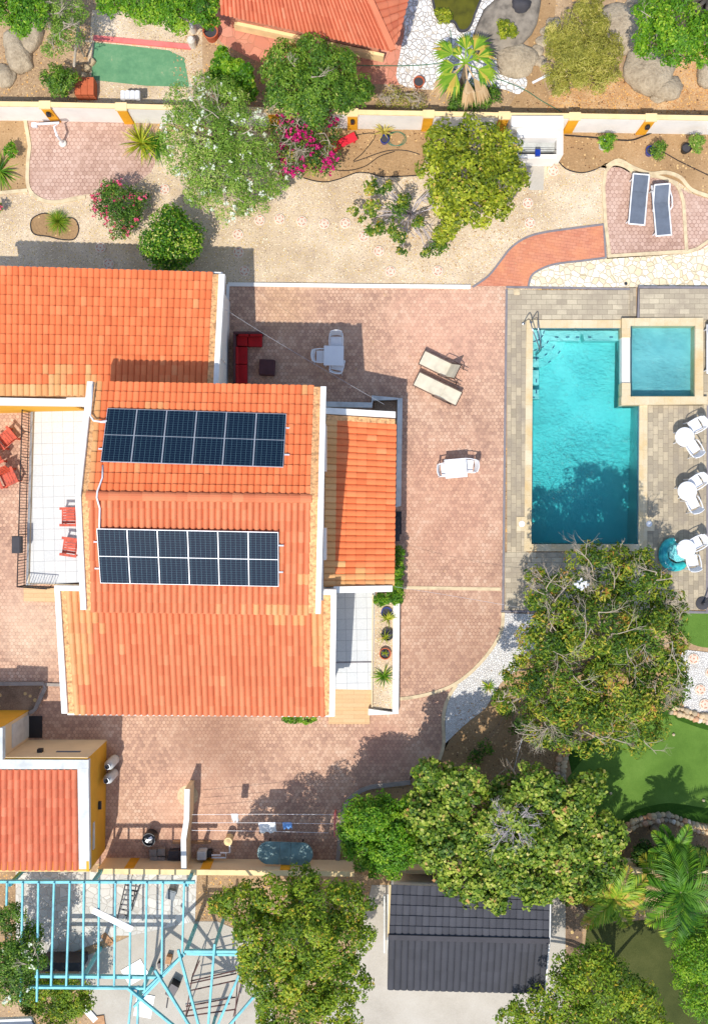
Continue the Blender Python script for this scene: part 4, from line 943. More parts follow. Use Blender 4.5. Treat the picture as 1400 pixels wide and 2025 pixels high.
mb = MB(); mb.prism([(p.x, p.y) for p in [W(x, y)-fl.location for x, y in [(1330, 1072), (1346, 1078), (1350, 1108), (1336, 1112), (1320, 1102), (1318, 1085)]]], .06, .16); mb.build('seat_net', M['vinylmesh'], fl)
MB().lathe([(.02, 0), (.03, .02), (.0, .03)], tuple(P[0]+Vector((0, 0, .1)))).build('cup_ring', M['pvc'], fl)
# parasol base and pole at the right edge
pb = thing('parasol_base', 'black parasol base with leaning pole at the corner of the pool deck', 'parasol base', W(1387, 1193)+Vector((0, 0, .03)))
MB().lathe([(.26, 0), (.26, .05), (.08, .09), (.05, .3), (0, .3)], n=24).build('base', M['char'], pb); MB().tube([(0, 0, .1), (.35, .9, 1.2)], .03, 8).build('pole', M['char'], pb)
# ---------------------------------------------------------------- service yard
def gascyl(px, py, label):
    t = thing('gas_cylinder', label, 'gas cylinder', W(px, py), 0, 'gas cylinders by the ochre wall')
    MB().lathe([(.17, 0), (.19, .05), (.19, .95), (.15, 1.08), (.07, 1.15), (.0, 1.15)], n=20).build('body', M['greywhite'], t, smooth=True)
    MB().lathe([(.1, 1.1), (.11, 1.25), (.09, 1.25), (.08, 1.12)], n=16).build('collar', M['steel'], t); MB().box((0, 0, 1.2), (.06, .1, .1)).build('valve', M['darksteel'], t)
gascyl(228, 1501, 'northern of two pale gas cylinders standing by the ochre wall'); gascyl(226, 1528, 'southern of two pale gas cylinders standing by the ochre wall')
br = thing('barrel', 'open black barrel with bright contents beside the stacked blocks', 'barrel', W(301, 1651))
MB().lathe([(.24, 0), (.27, .3), (.26, .62), (.23, .62), (.22, .5), (0, .5)], n=24).build('drum', M['black'], br, smooth=False)
MB().box((.05, .04, .53), (.16, .12, .06), .5).box((-.08, -.06, .53), (.12, .1, .05), 1.0).build('scrap', M['alu'], br)
k = 0
BL = [(312, 1683, 'grey paving block'), (326, 1683, 'grey paving block'), (312, 1697, 'grey paving block'), (326, 1697, 'brown paving block')]
for i, (x, y, kk) in enumerate([(306, 1682, 0), (322, 1681, 0), (307, 1696, 0), (322, 1697, 0), (336, 1703, 0)]):
    where = ['north-west', 'north-east', 'south-west', 'south-east', 'loose outer'][i]
    o = MB().box((0, 0, .15), (.29, .27, .3)).box((0, 0, .31), (.2, .18, .02)).build('concrete_block', M['kerbgrey'], bevel=.01); o.location = W(x, y)
    tag(o, f'grey concrete block, the {where} one of the pile under the south wall', 'block', 'blocks piled by the south wall')
o = MB().box((0, 0, .18), (.5, .36, .36)).box((0, 0, .37), (.3, .2, .04)).build('equipment_box', M['char'], bevel=.02); o.location = W(349, 1686); tag(o, 'dark equipment box between the block pile and the partition wall', 'box')
for y, s in ((1678, 'upper'), (1692, 'lower')):
    o = MB().lathe([(.12, 0), (.15, .08), (.16, .3), (.13, .3), (.12, .2), (0, .2)], n=16).build('clay_pot', M['brownfab']); o.location = W(364, y); tag(o, f'small brown pot beside the partition wall, the {s} one', 'pot')
o = MB().box((0, -1.0, .02), (.12, 1.5, .05)).build('timber_plank', M['wood'], bevel=.01); o.location = W(330, 1664)+Vector((0, 0, .05)); o.rotation_euler.z = R(90); tag(o, 'pale plank lying across the paving by the barrel', 'plank')
pu = thing('water_pump', 'white pool pump with branching white pipes beside the partition wall', 'pump', W(404, 1686))
MB().box((-.02, .05, .3), (.36, .34, .55)).build('housing', M['greywhite'], pu, bevel=.04); MB().box((.25, .05, .2), (.2, .25, .35)).build('motor', M['black'], pu, bevel=.03)
for pts in ([(.35, -.1, .3), (.9, -.1, .3), (.9, .1, .3), (1.05, .1, .3), (1.05, .5, .3)], [(.35, .02, .36), (.7, .02, .36), (.7, .12, .36), (.95, .12, .4)]): MB().tube(pts, .035, 8).build('pipe', M['pvc'], pu)
MB().lathe([(.15, 0), (.16, .6), (.12, .6), (0, .68)], (1.02, .62, 0), 20).build('filter_vessel', M['peach'], pu, smooth=False)
ov = thing('oval_table', 'large grey green oval table top with hinged middle against the south wall', 'table', W(567, 1673))
for x0, x1 in ((-1.06, -.22), (-.215, .215), (.22, 1.06)):
    pts = []
    if x0 < -1: pts = [(-.215, -.44)]+[(-.65+.44*math.cos(R(a))*.97, .44*math.sin(R(a))) for a in range(270, 89, -12)]+[(-.215, .44)]
    elif x1 > 1: pts = [(.215, -.44)]+[(.65+.44*math.cos(R(a))*.97, .44*math.sin(R(a))) for a in range(-90, 91, 12)]+[(.215, .44)]
    else: pts = [(-.21, -.44), (.21, -.44), (.21, .44), (-.21, .44)]
    mb = MB(); mb.prism(pts, .82, .88, bottom=True); mb.build('tabletop', M['oval'], ov, bevel=.01)
for sx in (-.6, .6):
    for sy in (-.25, .25): MB().tube([(sx, sy, .82), (sx*1.1, sy*1.1, 0)], .025, 6).build('leg', M['darksteel'], ov)
ov.rotation_euler.z = R(-2)
cl = thing('clothesline', 'pink post clothesline with three white lines stretched from the partition wall', 'clothesline', W(662, 1590))
A0 = [W(380, 1611, 1.2), W(380, 1627, 1.2), W(380, 1642, 1.2)]; B0 = [W(660, 1611, 1.95), W(660, 1629, 1.95), W(650, 1647, 1.9)]
MB().box((0, 0, 0), (.07, .9, .07), M=Matrix.Translation(W(662, 1631, 2.0)-cl.location)).build('crossbar', M['pink'], cl)
p = W(662, 1633, 2.0); MB().tube([(p.x-cl.location.x, p.y-cl.location.y, 0), (p.x-cl.location.x, p.y-cl.location.y, 1.97)], .035, 8).build('post', M['pink'], cl)
for a, b in zip(A0, B0): MB().tube([a-cl.location, (a+b)/2-cl.location-Vector((0, 0, .06)), b-cl.location], .007, 4).build('line', M['pvc'], cl)
def cloth(px, py, h, w_, d_, mat, label, seed):
    rg = random.Random(seed); vs = []; nx, nz = 9, 6
    for j in range(nz):
        for i in range(nx):
            x = (i/(nx-1)-.5)*w_; z = -j/(nz-1)*d_; vs.append((x+rg.uniform(-.01, .01), .05*math.sin(i*1.7+seed)*(j/(nz-1)), z))
    fs = [(j*nx+i, j*nx+i+1, (j+1)*nx+i+1, (j+1)*nx+i) for j in range(nz-1) for i in range(nx-1)]
    mb = MB(); mb.add(vs, fs); o = mb.build('laundry', mat, smooth=True); o.location = W(px, py, h)
    m = o.modifiers.new('t', 'SOLIDIFY'); m.thickness = .01; o.rotation_euler = (R(-52), 0, R(1)); tag(o, label, 'laundry')
cloth(464, 1609, 1.45, .26, .5, M['pvc'], 'small white cloth pegged on the northern clothesline', 1)
cloth(528, 1626, 1.6, .66, .65, M['pvc'], 'wide white towel hanging from the middle clothesline', 2)
t = plain('pale_blue_cloth', (120, 170, 230), .9); cloth(568, 1626, 1.65, .34, .4, t, 'pale blue cloth on the middle clothesline beside the wide towel', 3)
# string-light cables
def cable(label, pts, r=.012, sag=0, n=14, name='overhead_cable', mat=None):
    P = [W(*p) for p in pts]; c = P[0]; L = []
    for a, b in zip(P, P[1:]):
        for i in range(n): t_ = i/n; L.append(a.lerp(b, t_)-Vector((0, 0, sag*4*t_*(1-t_)))-c)
    L.append(P[-1]-c); o = MB().tube(L, r, 5).build(name, mat or M['alu']); o.location = c; tag(o, label, 'cable')
cable('thin pale overhead cable running from the left wing past the red sofa', [(446, 612, 3.0), (560, 683, 2.8), (760, 800, 2.6)], .005, .1)
cable('thin overhead cable crossing from the hedge to the pool deck corner', [(780, 1160, 2.8), (1046, 1205, 2.6)], .005, .25)
cable('thin dark cable crossing the pale garden floor to the bare tree', [(1032, 1462, 3.0), (1012, 1540, 2.5)], .014, .1)
# ---------------------------------------------------------------- north garden small things
M['mosaic'] = plain('mosaic_white', (212, 196, 174), .8, var=.1); M['mosred'] = plain('mosaic_terracotta', (196, 128, 100), .8, var=.15)
SS = [(471, 464), (514, 436), (553, 433), (597, 438), (641, 443), (683, 442), (719, 468), (749, 497), (772, 537), (865, 536), (1043, 402), (1047, 441), (1093, 338), (472, 500), (484, 536), (200, 490), (216, 522), (326, 375),
      (1370, 1302), (1383, 1363), (1392, 1392), (1404, 1330)]
def stone_proto():
    o = MB().lathe([(.215, 0), (.215, .035), (.20, .045), (0, .045)], n=28).build('stepping_stone', M['mosaic'])
    for k in range(6):
        a = k*60; mb = MB()
        if k == 5: mb.lathe([(.03, .045), (.03, .052), (0, .052)], n=10)
        else:
            a = k*72+18; mb.box((.145*math.cos(R(a)), .145*math.sin(R(a)), .047), (.035, .12, .012), R(a))
        mb.build('inlay', M['mosred'], o)
    return o
NM = ['first stone west of the gravel arc', 'stone half under the white flowering tree', 'western stone in the row of four', 'second stone in the row of four', 'third stone in the row of four', 'eastern stone in the row of four', 'stone below the row where the trail turns', 'bright stone beside the sparse tree', 'faint stone near the white kerb', 'faded stone under the yellow-green tree', 'stone east of the yellow-green tree', 'stone above the brick path', 'stone at the foot of the barbecue', 'stone on the edge of the house shadow', 'stone in the shade by the house corner', 'shaded stone beneath the pink shrub', 'dark stone close to the tiled eave', 'stone between the hexagon patio and round bush',
      'northern stone on the white gravel by the lawn', 'middle stone on the white gravel by the lawn', 'southern stone on the white gravel by the lawn', 'stone at the right edge on the white gravel by the lawn']
sp0 = stone_proto()
for i, ((x, y), nmx) in enumerate(zip(SS, NM)):
    o = sp0 if i == 0 else dup(sp0)
    o.location = W(x, y)+Vector((0, 0, .006 if i < 18 else .03)); o.rotation_euler.z = random.uniform(0, 6)
    tag(o, 'round inlaid '+nmx, 'stepping stone', 'round stepping stones')
o = MB().box((0, 0, .3), (1.05, .34, .05)).box((-.4, 0, .14), (.06, .3, .28)).box((.4, 0, .14), (.06, .3, .28)).build('garden_bench', M['redpaint'], bevel=.01); o.location = W(680, 286); o.rotation_euler.z = R(27); tag(o, 'bright red plank bench on the soil by the magenta shrub', 'bench')
pp_ = thing('outdoor_tap', 'white standpipe with round base lying across the pink hexagon patio', 'tap', W(126, 285))
MB().tube([(0, 0, .05), (0, .02, .9)], .05, 10).build('pipe', M['pvc'], pp_); MB().lathe([(.14, 0), (.15, .1), (.1, .14), (0, .14)], n=18).build('base', M['pvcwarm'], pp_)
MB().tube([(0, .02, .88), (-.1, .35, .9), (.1, .5, .9), (-.75, .45, .9)], .045, 8).build('cross_pipe', M['pvc'], pp_); MB().box((-.85, .4, .9), (.2, .16, .16)).build('valve_box', M['pvc'], pp_); MB().tube([(-.7, .5, .86), (.1, .58, .86)], .03, 6).build('bracket', M['bronze'], pp_)
def pot(px, py, r, h, mat, label, name='plant_pot', fill=True):
    t = thing(name, label, 'plant pot', W(px, py)); MB().lathe([(r*.75, 0), (r, h), (r*.86, h), (r*.8, h*.8), (0, h*.8)], n=22).build('pot', mat, t)
    if fill: MB().lathe([(r*.82, h*.81), (0, h*.82)], n=16).build('potting_soil', M['char'], t)
    return t
pot(420, 74, .3, .55, M['terracotta'], 'large terracotta urn at the west end of the flagstone terrace')
pot(1190, 290, .2, .34, M['pvc'], 'white pot on the soil under the north wall'); pot(1282, 303, .2, .32, M['bluepot'], 'bright blue pot under the north wall')
pot(1352, 298, .2, .32, M['black'], 'black pot near the right end of the north wall'); pot(760, 280, .18, .3, M['bluepot'], 'dark blue pot holding the yellow succulent')
pot(827, 168, .22, .35, M['terracotta'], 'terracotta pot at the foot of the white pebble garden')
pot(764, 1210, .22, .35, M['bluepot'], 'dark blue pot at the hedge end of the entrance planter'); pot(765, 1253, .24, .4, M['black'], 'black pot in the entrance planter between blue and terracotta pots'); pot(761, 1290, .23, .4, M['terracotta'], 'terracotta rimmed pot in the entrance planter')
for (lx, ly, nm_) in ((112, 228, 'westernmost ochre pilaster'), (697, 243, 'ochre pilaster behind the red bench'), (1293, 252, 'easternmost ochre pilaster')):
    x_, y_ = 700+(lx-700)*1.0, nwy(min(1400, lx)); p = W(x_, y_+6)
    o = MB().box((0, 0, 1.0), (.14, .12, .22)).lathe([(.08, 1.12), (.02, 1.18), (0, 1.18)], n=8).build('wall_lamp', M['black']); o.location = p
    if lx > 1200: o.location.x = W(1265, 0).x
    tag(o, 'small black wall lamp on the '+nm_, 'lamp', 'lamps on the north wall pilasters')
def hose(label, pts, mat, r=.016, z=.03):
    P = [W(x, y)+Vector((0, 0, z)) for x, y in spline(pts, False, 5)]; c = P[0].copy(); o = MB().tube([p-c for p in P], r, 5).build('garden_hose', mat); o.location = c; tag(o, label, 'hose')
M['hosegreen'] = plain('green_hose', (60, 110, 84), .5)
hose('black irrigation hose looping over the soil under the north wall', [(664, 276), (740, 264), (720, 300), (700, 320), (760, 300), (800, 298), (830, 306)], M['black'])
hose('black irrigation hose along the soil by the bench', [(630, 330), (680, 338), (720, 330), (750, 310), (780, 300)], M['black'])
hose('thick black hose laid along the wall foot on the east soil', [(1115, 268), (1170, 272), (1240, 278), (1270, 270), (1290, 262)], M['black'], .03)
hose('green hose coiled on the soil by the succulent', [(780+18*math.cos(a*.7)+a*.3, 275+14*math.sin(a*.7)) for a in range(0, 26)], M['hosegreen'], .012)
hose('green hose crossing the white pebbles', [(700, 130), (790, 131), (850, 128), (880, 120), (892, 95), (890, 60)], M['hosegreen'], .018, .04)
hose('green hose trailing from the pebbles to the wall', [(880, 135), (960, 150), (1030, 175), (1070, 200), (1110, 222)], M['hosegreen'], .016, .04)
# north neighbour's things
o = MB()
sheet('green_floor_plate', [(187, 84), (250, 90), (335, 100), (365, 115), (375, 172), (290, 170), (181, 158)], Z(4), ground('worn_green_paint', [(.32, (84, 128, 94)), (.5, (98, 144, 104)), (.62, (112, 152, 112)), (.68, (196, 176, 140))], 1.3, 6, bump=.2))
mb = MB(); strip(mb, wp([(186, 76), (378, 94)]), .2, 0, .08); o = mb.build('pink_kerb', M['pink']); o['kind'] = 'structure'
bn = 0
for x in range(3):
    for y in range(2):
        o = MB()
        for q in range(3): o.box((0, 0, .1+q*.19), (.24, .34, .17), tone=q*.3)
        o = o.build('brick_stack', M['terracotta'], bevel=.008); o.location = W(162+x*12.5, 173+y*17); tag(o, f'column of terracotta blocks, {["west", "middle", "east"][x]} of the {["north", "south"][y]} row by the north wall', 'bricks', 'stacked terracotta blocks')
for i in range(4):
    o = MB().tube([(0, -.16, .2), (0, .16, .2)], .1, 10).build('white_canister', M['pvc']); o.location = W(252+i*9.5, 203)+Vector((0, 0, .5)); tag(o, ['westernmost', 'second from west', 'second from east', 'easternmost'][i]+' of four white canisters lined up behind the wall', 'canister', 'white canisters behind the wall')
pole = thing('fence_frame', 'leaning pale timber frame beside the green painted floor', 'frame', W(150, 100))
MB().tube([W(156, 38, 1.5)-pole.location, W(147, 130, 1.5)-pole.location], .05, 8).build('post', M['palebark'], pole); MB().tube([W(152, 80, 1.4)-pole.location, W(188, 82, 1.4)-pole.location], .03, 6).build('brace', M['palebark'], pole); MB().tube([W(156, 88, 1.2)-pole.location, W(168, 112, .2)-pole.location], .04, 6).build('brace', M['palebark'], pole)
MB().tube([W(147, 130, 1.5)-pole.location, W(151, 127, 0)-pole.location], .05, 6).build('post', M['palebark'], pole)
for x, y, r_ in ((384, 62, .13), (382, 90, .16)):
    o = MB().lathe([(r_, 0), (r_, .5), (r_*.6, .6), (0, .6)], n=14).build('white_bollard', M['pvcwarm']); o.location = W(x, y); tag(o, f'pale round bollard {"north" if y < 80 else "south"} of its twin beside the green floor', 'bollard')
o = MB().box((0, 0, .03), (.85, .09, .04)).build('white_board', M['pvc']); o.location = W(1071, 155); o.rotation_euler.z = R(27); tag(o, 'narrow white board lying on the earth by the bamboo', 'board')
# pond
pd = thing('garden_pond', 'small murky green pond with dark rim in the white pebbles', 'pond', W(905, 30)); kp = spline([(862, -20), (860, 25), (872, 42), (896, 44), (908, 62), (926, 58), (938, 30), (948, -20)], True, 4)
mb = MB(); mb.prism(local(pd, wp(kp)), 0, .05); t = plain('pond_water', (86, 84, 14), .08, var=.3, vs=2); mb.build('water', t, pd); mb = MB(); strip(mb, local(pd, wp(kp)), .07, 0, .12, closed=True); mb.build('rim', M['char'], pd)
# ---------------------------------------------------------------- boulders
def boulder(px, py, rx, ry, h, label, seed, rz=0, mat=None, name='boulder'):
    rg = random.Random(seed); bm = bmesh.new(); bmesh.ops.create_icosphere(bm, subdivisions=3, radius=1)
    from mathutils import noise as NZ
    off = Vector((seed*3.1, seed*1.7, 0))
    for v in bm.verts:
        d = 1+.35*NZ.noise(v.co*1.1+off)+.12*NZ.noise(v.co*3+off); c = v.co*d
        v.co = Vector((c.x*rx, c.y*ry, max(-.1, c.z)*h))
    me = bpy.data.meshes.new(name); bm.to_mesh(me); bm.free(); me.materials.append(mat or M['rock'])
    o = bpy.data.objects.new(name, me); COL.objects.link(o); o.location = W(px, py); o.rotation_euler.z = R(rz); me.polygons.foreach_set('use_smooth', [True]*len(me.polygons))
    return tag(o, label, 'rock', None)
boulder(40, 108, .55, .85, .6, 'large pointed grey boulder under the trees at the left edge', 3, 25)
boulder(62, 70, .5, .8, .5, 'grey boulder leaning behind the large pointed one', 4, -10); boulder(14, 150, .4, .5, .3, 'low boulder by the left edge above the wall', 5)
boulder(1008, 35, 1.15, 1.9, .35, 'big dark grey rock slab beside the pond', 6, -18, plain('dark_rock', (136, 126, 112), .9, var=.3, bump=.6, bs=8))
boulder(1020, 122, .8, .7, .35, 'pale flat rock at the end of the pebble garden', 7); boulder(1285, 140, 1.1, .9, .5, 'broad pale boulder in the leaf litter', 8, 20)
boulder(1318, 178, .65, .45, .4, 'jagged grey boulder in front of the broad pale one', 9, 15); boulder(1240, 60, 1.2, 1.0, .4, 'pale rock outcrop beneath the upper right tree', 10)
boulder(1400, 150, .5, .6, .5, 'dark boulder at the right edge of the leaf litter', 11); boulder(1270, 30, .9, .8, .4, 'dusty rock near the top behind the bamboo', 12)
boulder(1025, 15, .45, .42, .6, 'dark carved rock on the grey slab', 13, 10, M['char']); boulder(1300, 196, .3, .16, .2, 'flat dark stone near the wall behind the barbecue', 14)
for i, (x, y) in enumerate([(1072, 82), (1062, 100), (1045, 110), (1082, 62), (1068, 122), (1094, 44)]):
    boulder(x, y, .28, .24, .1, f'{["brown stepping slab on the bank", "split slab below it", "small slab at the rock foot", "upper slab by the bamboo", "lowest slab near the white board", "topmost slab by the bamboo"][i]} beside the bamboo', 20+i, x)
def stone_row(pts, n, name, label, r=.16, rows=1, mats=None):
    P = wp(spline(pts, False, 6)); k = 0
    L = [0]
    for a, b in zip(P, P[1:]): L.append(L[-1]+(b-a).length)
    tot = L[-1]; w_ = thing(name, label, 'stone edging', P[len(P)//2]); mb = MB()
    for i in range(n):
        for rw in range(rows):
            d = (i+.5+rw*.4)/n*tot*.98; j = max(q for q in range(len(L)) if L[q] <= d); j = min(j, len(P)-2)
            p = P[j].lerp(P[j+1], (d-L[j])/max(1e-6, L[j+1]-L[j])); dr = (P[j+1]-P[j]).normalized(); nn = Vector((-dr.y, dr.x, 0))
            c = p+nn*(rw-(rows-1)/2)*r*1.5-w_.location; rr = r*random.uniform(.7, 1.15)
            m = 9; prof = [(1.0, 0), (1.0, .5), (.8, .8), (.45, .95)]; vs = []; ph = [random.uniform(.75, 1.15) for _ in range(m)]; a0 = random.uniform(0, 6)
            for q, z in prof:
                for s in range(m): a_ = a0+2*math.pi*s/m; vs.append((c.x+rr*q*ph[s]*math.cos(a_), c.y+rr*q*ph[s]*math.sin(a_), z*rr*1.5))
            fs = [(u*m+s, u*m+(s+1) % m, (u+1)*m+(s+1) % m, (u+1)*m+s) for u in range(3) for s in range(m)]+[tuple(range(3*m, 4*m))]
            mb.add(vs, fs, random.random())
    o = mb.build('stones', M['fieldstone'], w_); return w_
M['fieldstone'] = toned('field_stone', [(0, (156, 144, 124)), (.4, (190, 168, 134)), (.75, (212, 186, 148)), (.9, (196, 142, 106)), (1, (218, 206, 186))], .9, bump=.6)
stone_row([(1222, 1648), (1250, 1630), (1290, 1618), (1320, 1616), (1360, 1630), (1390, 1640), (1440, 1640)], 26, 'stone_edging', 'double row of tan field stones below the artificial lawn', .13, 2)
stone_row([(1322, 1402), (1350, 1408), (1380, 1418), (1430, 1425)], 13, 'stone_edging', 'row of tan field stones between white gravel and lawn', .13, 2)
stone_row([(1116, 1480), (1108, 1510), (1106, 1545), (1110, 1570)], 10, 'stone_edging', 'short shaded row of field stones at the left end of the lawn', .14, 2)
stone_row([(188, 118), (176, 135), (170, 150), (150, 190)], 5, 'stone_edging', 'loose pale blocks at the left side of the green floor', .14)
# ---------------------------------------------------------------- teal pergola, lower left
pg = thing('pergola', 'turquoise painted steel pergola of parallel rafters over white crazy paving', 'pergola', W(200, 1850))
def bar(root, a, b, wd, hh, mat, name):
    A_, B_ = W(*a)-root.location, W(*b)-root.location; d = B_-A_; L = d.length; mid = (A_+B_)/2
    rot = d.to_track_quat('X', 'Z').to_matrix().to_4x4(); mb = MB(); mb.box((0, 0, 0), (L, wd, hh), M=Matrix.Translation(mid) @ rot); return mb.build(name, mat, root)
PH = 2.5
bar(pg, (-40, 1743, PH), (386, 1744, PH), .09, .16, M['teal'], 'beam')
bar(pg, (70, 1929.5, PH-.1), (318, 1932, PH-.1), .10, .16, M['teal'], 'beam'); bar(pg, (57, 1951.5, PH), (290, 1953.5, PH), .08, .16, M['teal'], 'beam')
for a, b in (((46, 1745), (42, 1980)), ((77, 1745), (74, 1980)), ((108, 1745), (102, 1949)), ((139, 1745), (132, 1949)), ((167, 1745), (164.5, 1949)), ((197, 1745), (195, 1949)), ((229, 1745), (226.5, 1949)), ((259, 1745), (257, 1949)), ((291, 1745), (287, 1958)), ((322.5, 1745), (320.5, 1926)), ((365, 1745), (361, 1885)), ((15, 1745), (14, 1790))):
    bar(pg, (*a, PH+.1), (*b, PH+.1), .062, .11, M['teal'], 'rafter')
bar(pg, (284, 1962, PH), (366, 1885, PH), .1, .18, M['teal'], 'beam'); bar(pg, (266, 1990, PH+.05), (360, 1890, PH+.05), .08, .18, M['teal'], 'beam')
for x, y in ((168, 1929), (276, 1972), (368, 1882), (186, 1743), (20, 1750), (370, 1750)):
    p = W(x, y, PH-.1); mb = MB(); mb.box((p.x-pg.location.x, p.y-pg.location.y, (PH-.1)/2), (.12, .12, PH-.1)); mb.build('post', M['teal'], pg)
pr = thing('pergola', 'turquoise radial pergola of rafters fanning out at the bottom edge', 'pergola', W(408, 2010))
hub = (408, 2081)
for x, y in ((255, 1955), (307, 1918), (353, 1878), (425, 1866), (479, 1914), (520, 1950), (262, 1960)):
    if (x, y) == (262, 1960): bar(pr, (262, 1956, PH), (252, 2060, PH), .07, .14, M['teal'], 'rafter'); continue
    bar(pr, (x, y, PH+.15), (*hub, PH+.5), .08, .14, M['teal'], 'rafter')
bar(pr, (366, 1880.5, PH), (480, 1881, PH), .1, .16, M['teal'], 'beam'); bar(pr, (370, 1886, PH-.12), (478, 1888, PH-.12), .08, .1, M['teal'], 'beam'); bar(pr, (274, 1950, PH), (272, 2060, PH), .07, .14, M['teal'], 'rafter')
for x, y in ((425, 1872), (408, 2078)):
    p = W(x, y, PH); mb = MB(); mb.box((p.x-pr.location.x, p.y-pr.location.y, PH/2), (.1, .1, PH)); mb.build('post', M['teal'], pr)
sc_ = thing('metal_scaffold', 'dark rusty metal scaffold frame under the radial pergola', 'scaffold', W(425, 1970))
M['rust'] = plain('rusty_steel', (92, 62, 58), .8, .2, var=.2)
for a, b in (((378, 1940, 1.6), (472, 1918, 1.6)), ((372, 1960, 1.6), (470, 1938, 1.6)), ((368, 1990, 1.6), (466, 1972, 1.6)), ((366, 2010, 1.6), (466, 1996, 1.6)), ((382, 1925, 1.6), (366, 2020, 1.6)), ((472, 1912, 1.6), (464, 2030, 1.6)), ((376, 1945, .3), (468, 1925, .3)), ((362, 2000, .3), (455, 1985, .3)), ((395, 1900, 1.6), (382, 1930, 1.6)), ((482, 1925, .9), (462, 2010, .9))):
    bar(sc_, a, b, .04, .04, M['rust'], 'bar')
for x, y in ((380, 1934), (472, 1915), (368, 2012), (465, 2000)): bar(sc_, (x, y, 1.65), (700+(x-700)*.962, 1012.5+(y-1012.5)*.962, .05), .045, .045, M['rust'], 'upright')
ld = thing('ladder', 'dark step ladder standing on the crazy paving under the pergola', 'ladder', W(255, 1785))
for a, b in (((249, 1747, 1.5), (233, 1815, .05)), ((277, 1750, 1.5), (250, 1818, .05)), ((270, 1748, 1.5), (262, 1800, .05))): bar(ld, a, b, .035, .05, M['darksteel'], 'stile')
for i in range(7):
    t_ = i/6.5; bar(ld, (249-16*t_, 1750+62*t_, 1.5-1.4*t_), (276-25*t_, 1753+62*t_, 1.5-1.4*t_), .05, .03, M['darksteel'], 'rung')
def plank(label, a, b, wd, mat, h=None, th=.05, name='plank'):
    A_, B_ = W(*a), W(*b); mid = (A_+B_)/2; d = B_-A_; rot = d.to_track_quat('X', 'Z').to_matrix().to_4x4(); mb = MB(); mb.box((0, 0, 0), (d.length, wd, th), M=rot); o = mb.build(name, mat); o.location = mid; tag(o, label, 'plank')
plank('broad white board laid across the pergola rafters', (185, 1800, PH+.2), (262, 1838, PH+.2), .22, M['pvc'], name='white_board')
plank('short brown plank on the floor beneath the white board', (204, 1848, .03), (222, 1868, .03), .24, M['wood'])
plank('white painted board beside the bottom left bushes', (166, 1991, .06), (190, 2018, .06), .24, M['pvc'], name='white_board'); plank('wide brown board at the bottom edge beside the white one', (182, 2024, .05), (208, 2020, .05), .5, M['wood'])
bkt = MB().box((0, 0, .16), (.3, .3, .32), taper=1.2).box((0, 0, .33), (.26, .26, .01)).build('bucket', plain('slate_plastic', (92, 104, 112), .5), bevel=.01); bkt.location = W(341, 1764); bkt.rotation_euler.z = R(-15); tag(bkt, 'slate grey square bucket on the crazy paving', 'bucket')
for i, (x, y, s) in enumerate([(345, 1948, .5), (336, 1893, .3), (318, 1905, .22)]):
    o = MB().box((0, 0, s*.5), (s*.7, s, s)).tube([(0, -s*.6, s), (s*.3, -s*1.4, s*.9)], .03, 6).build('tool_cart', M['darksteel'] if i != 1 else M['wood'], bevel=.03); o.location = W(x, y); o.rotation_euler.z = R(20*i-30)
    tag(o, ['dark wheeled tool cart under the radial pergola', 'brown paint tub at the pergola corner', 'small dark tool on the concrete near the pergola corner'][i], 'tool')
for i in range(2):
    o = MB().box((0, 0, .01), (.9, .7, .012), tone=.5).build('white_sheet', M['pvc'], bevel=.004); o.location = W(268+18*i, 1922+66*i)+Vector((0, 0, .03)); o.rotation_euler.z = R(30+50*i); tag(o, ['white plastic sheet on the concrete under the pergola end', 'crumpled white sheet at the bottom edge under the radial rafters'][i], 'sheet')
o = MB().box((0, 0, .5), (1.6, .35, 1.0)).build('dark_trough', M['char'], bevel=.02); o.location = W(135, 1890); tag(o, 'long black trough under the pergola beside the leafy bush', 'trough')
vd = thing('corner_roof', 'corner of a pale grey edged flat roof at the bottom left', 'roof', W(20, 2060)); beam(vd, 'roof_slab', M['greyfab'], [(-60, 2022, 2.4), (62, 2018, 2.4), (90, 2060, 2.4), (-60, 2080, 2.4)], .15); beam(vd, 'edge_trim', M['white'], [(-60, 2019, 2.45), (60, 2014.5, 2.45), (64, 2019, 2.45), (-60, 2023, 2.45)], .2)
o = MB()
for q in range(3): o.box((q*.14, 0, .55), (.06, 2.3, .05), tone=.5)
o = o.build('slatted_bench', M['greywhite']); o.location = W(762, 1815)-Vector((0, 0, .0)); o.location.x = W(759, 1815).x; tag(o, 'narrow pale slatted bench against the west side of the black roofed building', 'bench')
# ================================================================ PLANTS
def leafmat(name, stops, transl=.35, rough=.5):
    t = NT(name); a = t.n('Attribute', attribute_name='tone').outputs['Fac']
    col = t.ramp(a, [(p, lin(c)) for p, c in stops]); t.link(col, t.b.inputs['Base Color']); t.b.inputs['Roughness'].default_value = rough; t.b.inputs['Specular IOR Level'].default_value = .35
    tr = t.n('BsdfTranslucent', {'Color': col}); mx = t.n('MixShader', {0: transl, 1: t.b.outputs[0], 2: tr.outputs[0]}); t.link(mx.outputs[0], t.out.inputs[0]); return t.m
L_ = {}
L_['mango'] = leafmat('mango_leaves', [(0, (46, 80, 22)), (.3, (82, 116, 28)), (.5, (120, 146, 36)), (.7, (166, 174, 52)), (.88, (202, 186, 68)), (1, (190, 130, 60))])
L_['seagrape'] = leafmat('sea_grape_leaves', [(0, (58, 90, 26)), (.3, (98, 132, 36)), (.55, (146, 168, 52)), (.8, (190, 198, 84)), (.94, (212, 204, 116)), (1, (206, 150, 90))])
L_['bright'] = leafmat('bright_green_leaves', [(0, (56, 104, 16)), (.4, (100, 152, 24)), (.7, (146, 182, 38)), (1, (182, 202, 68))])
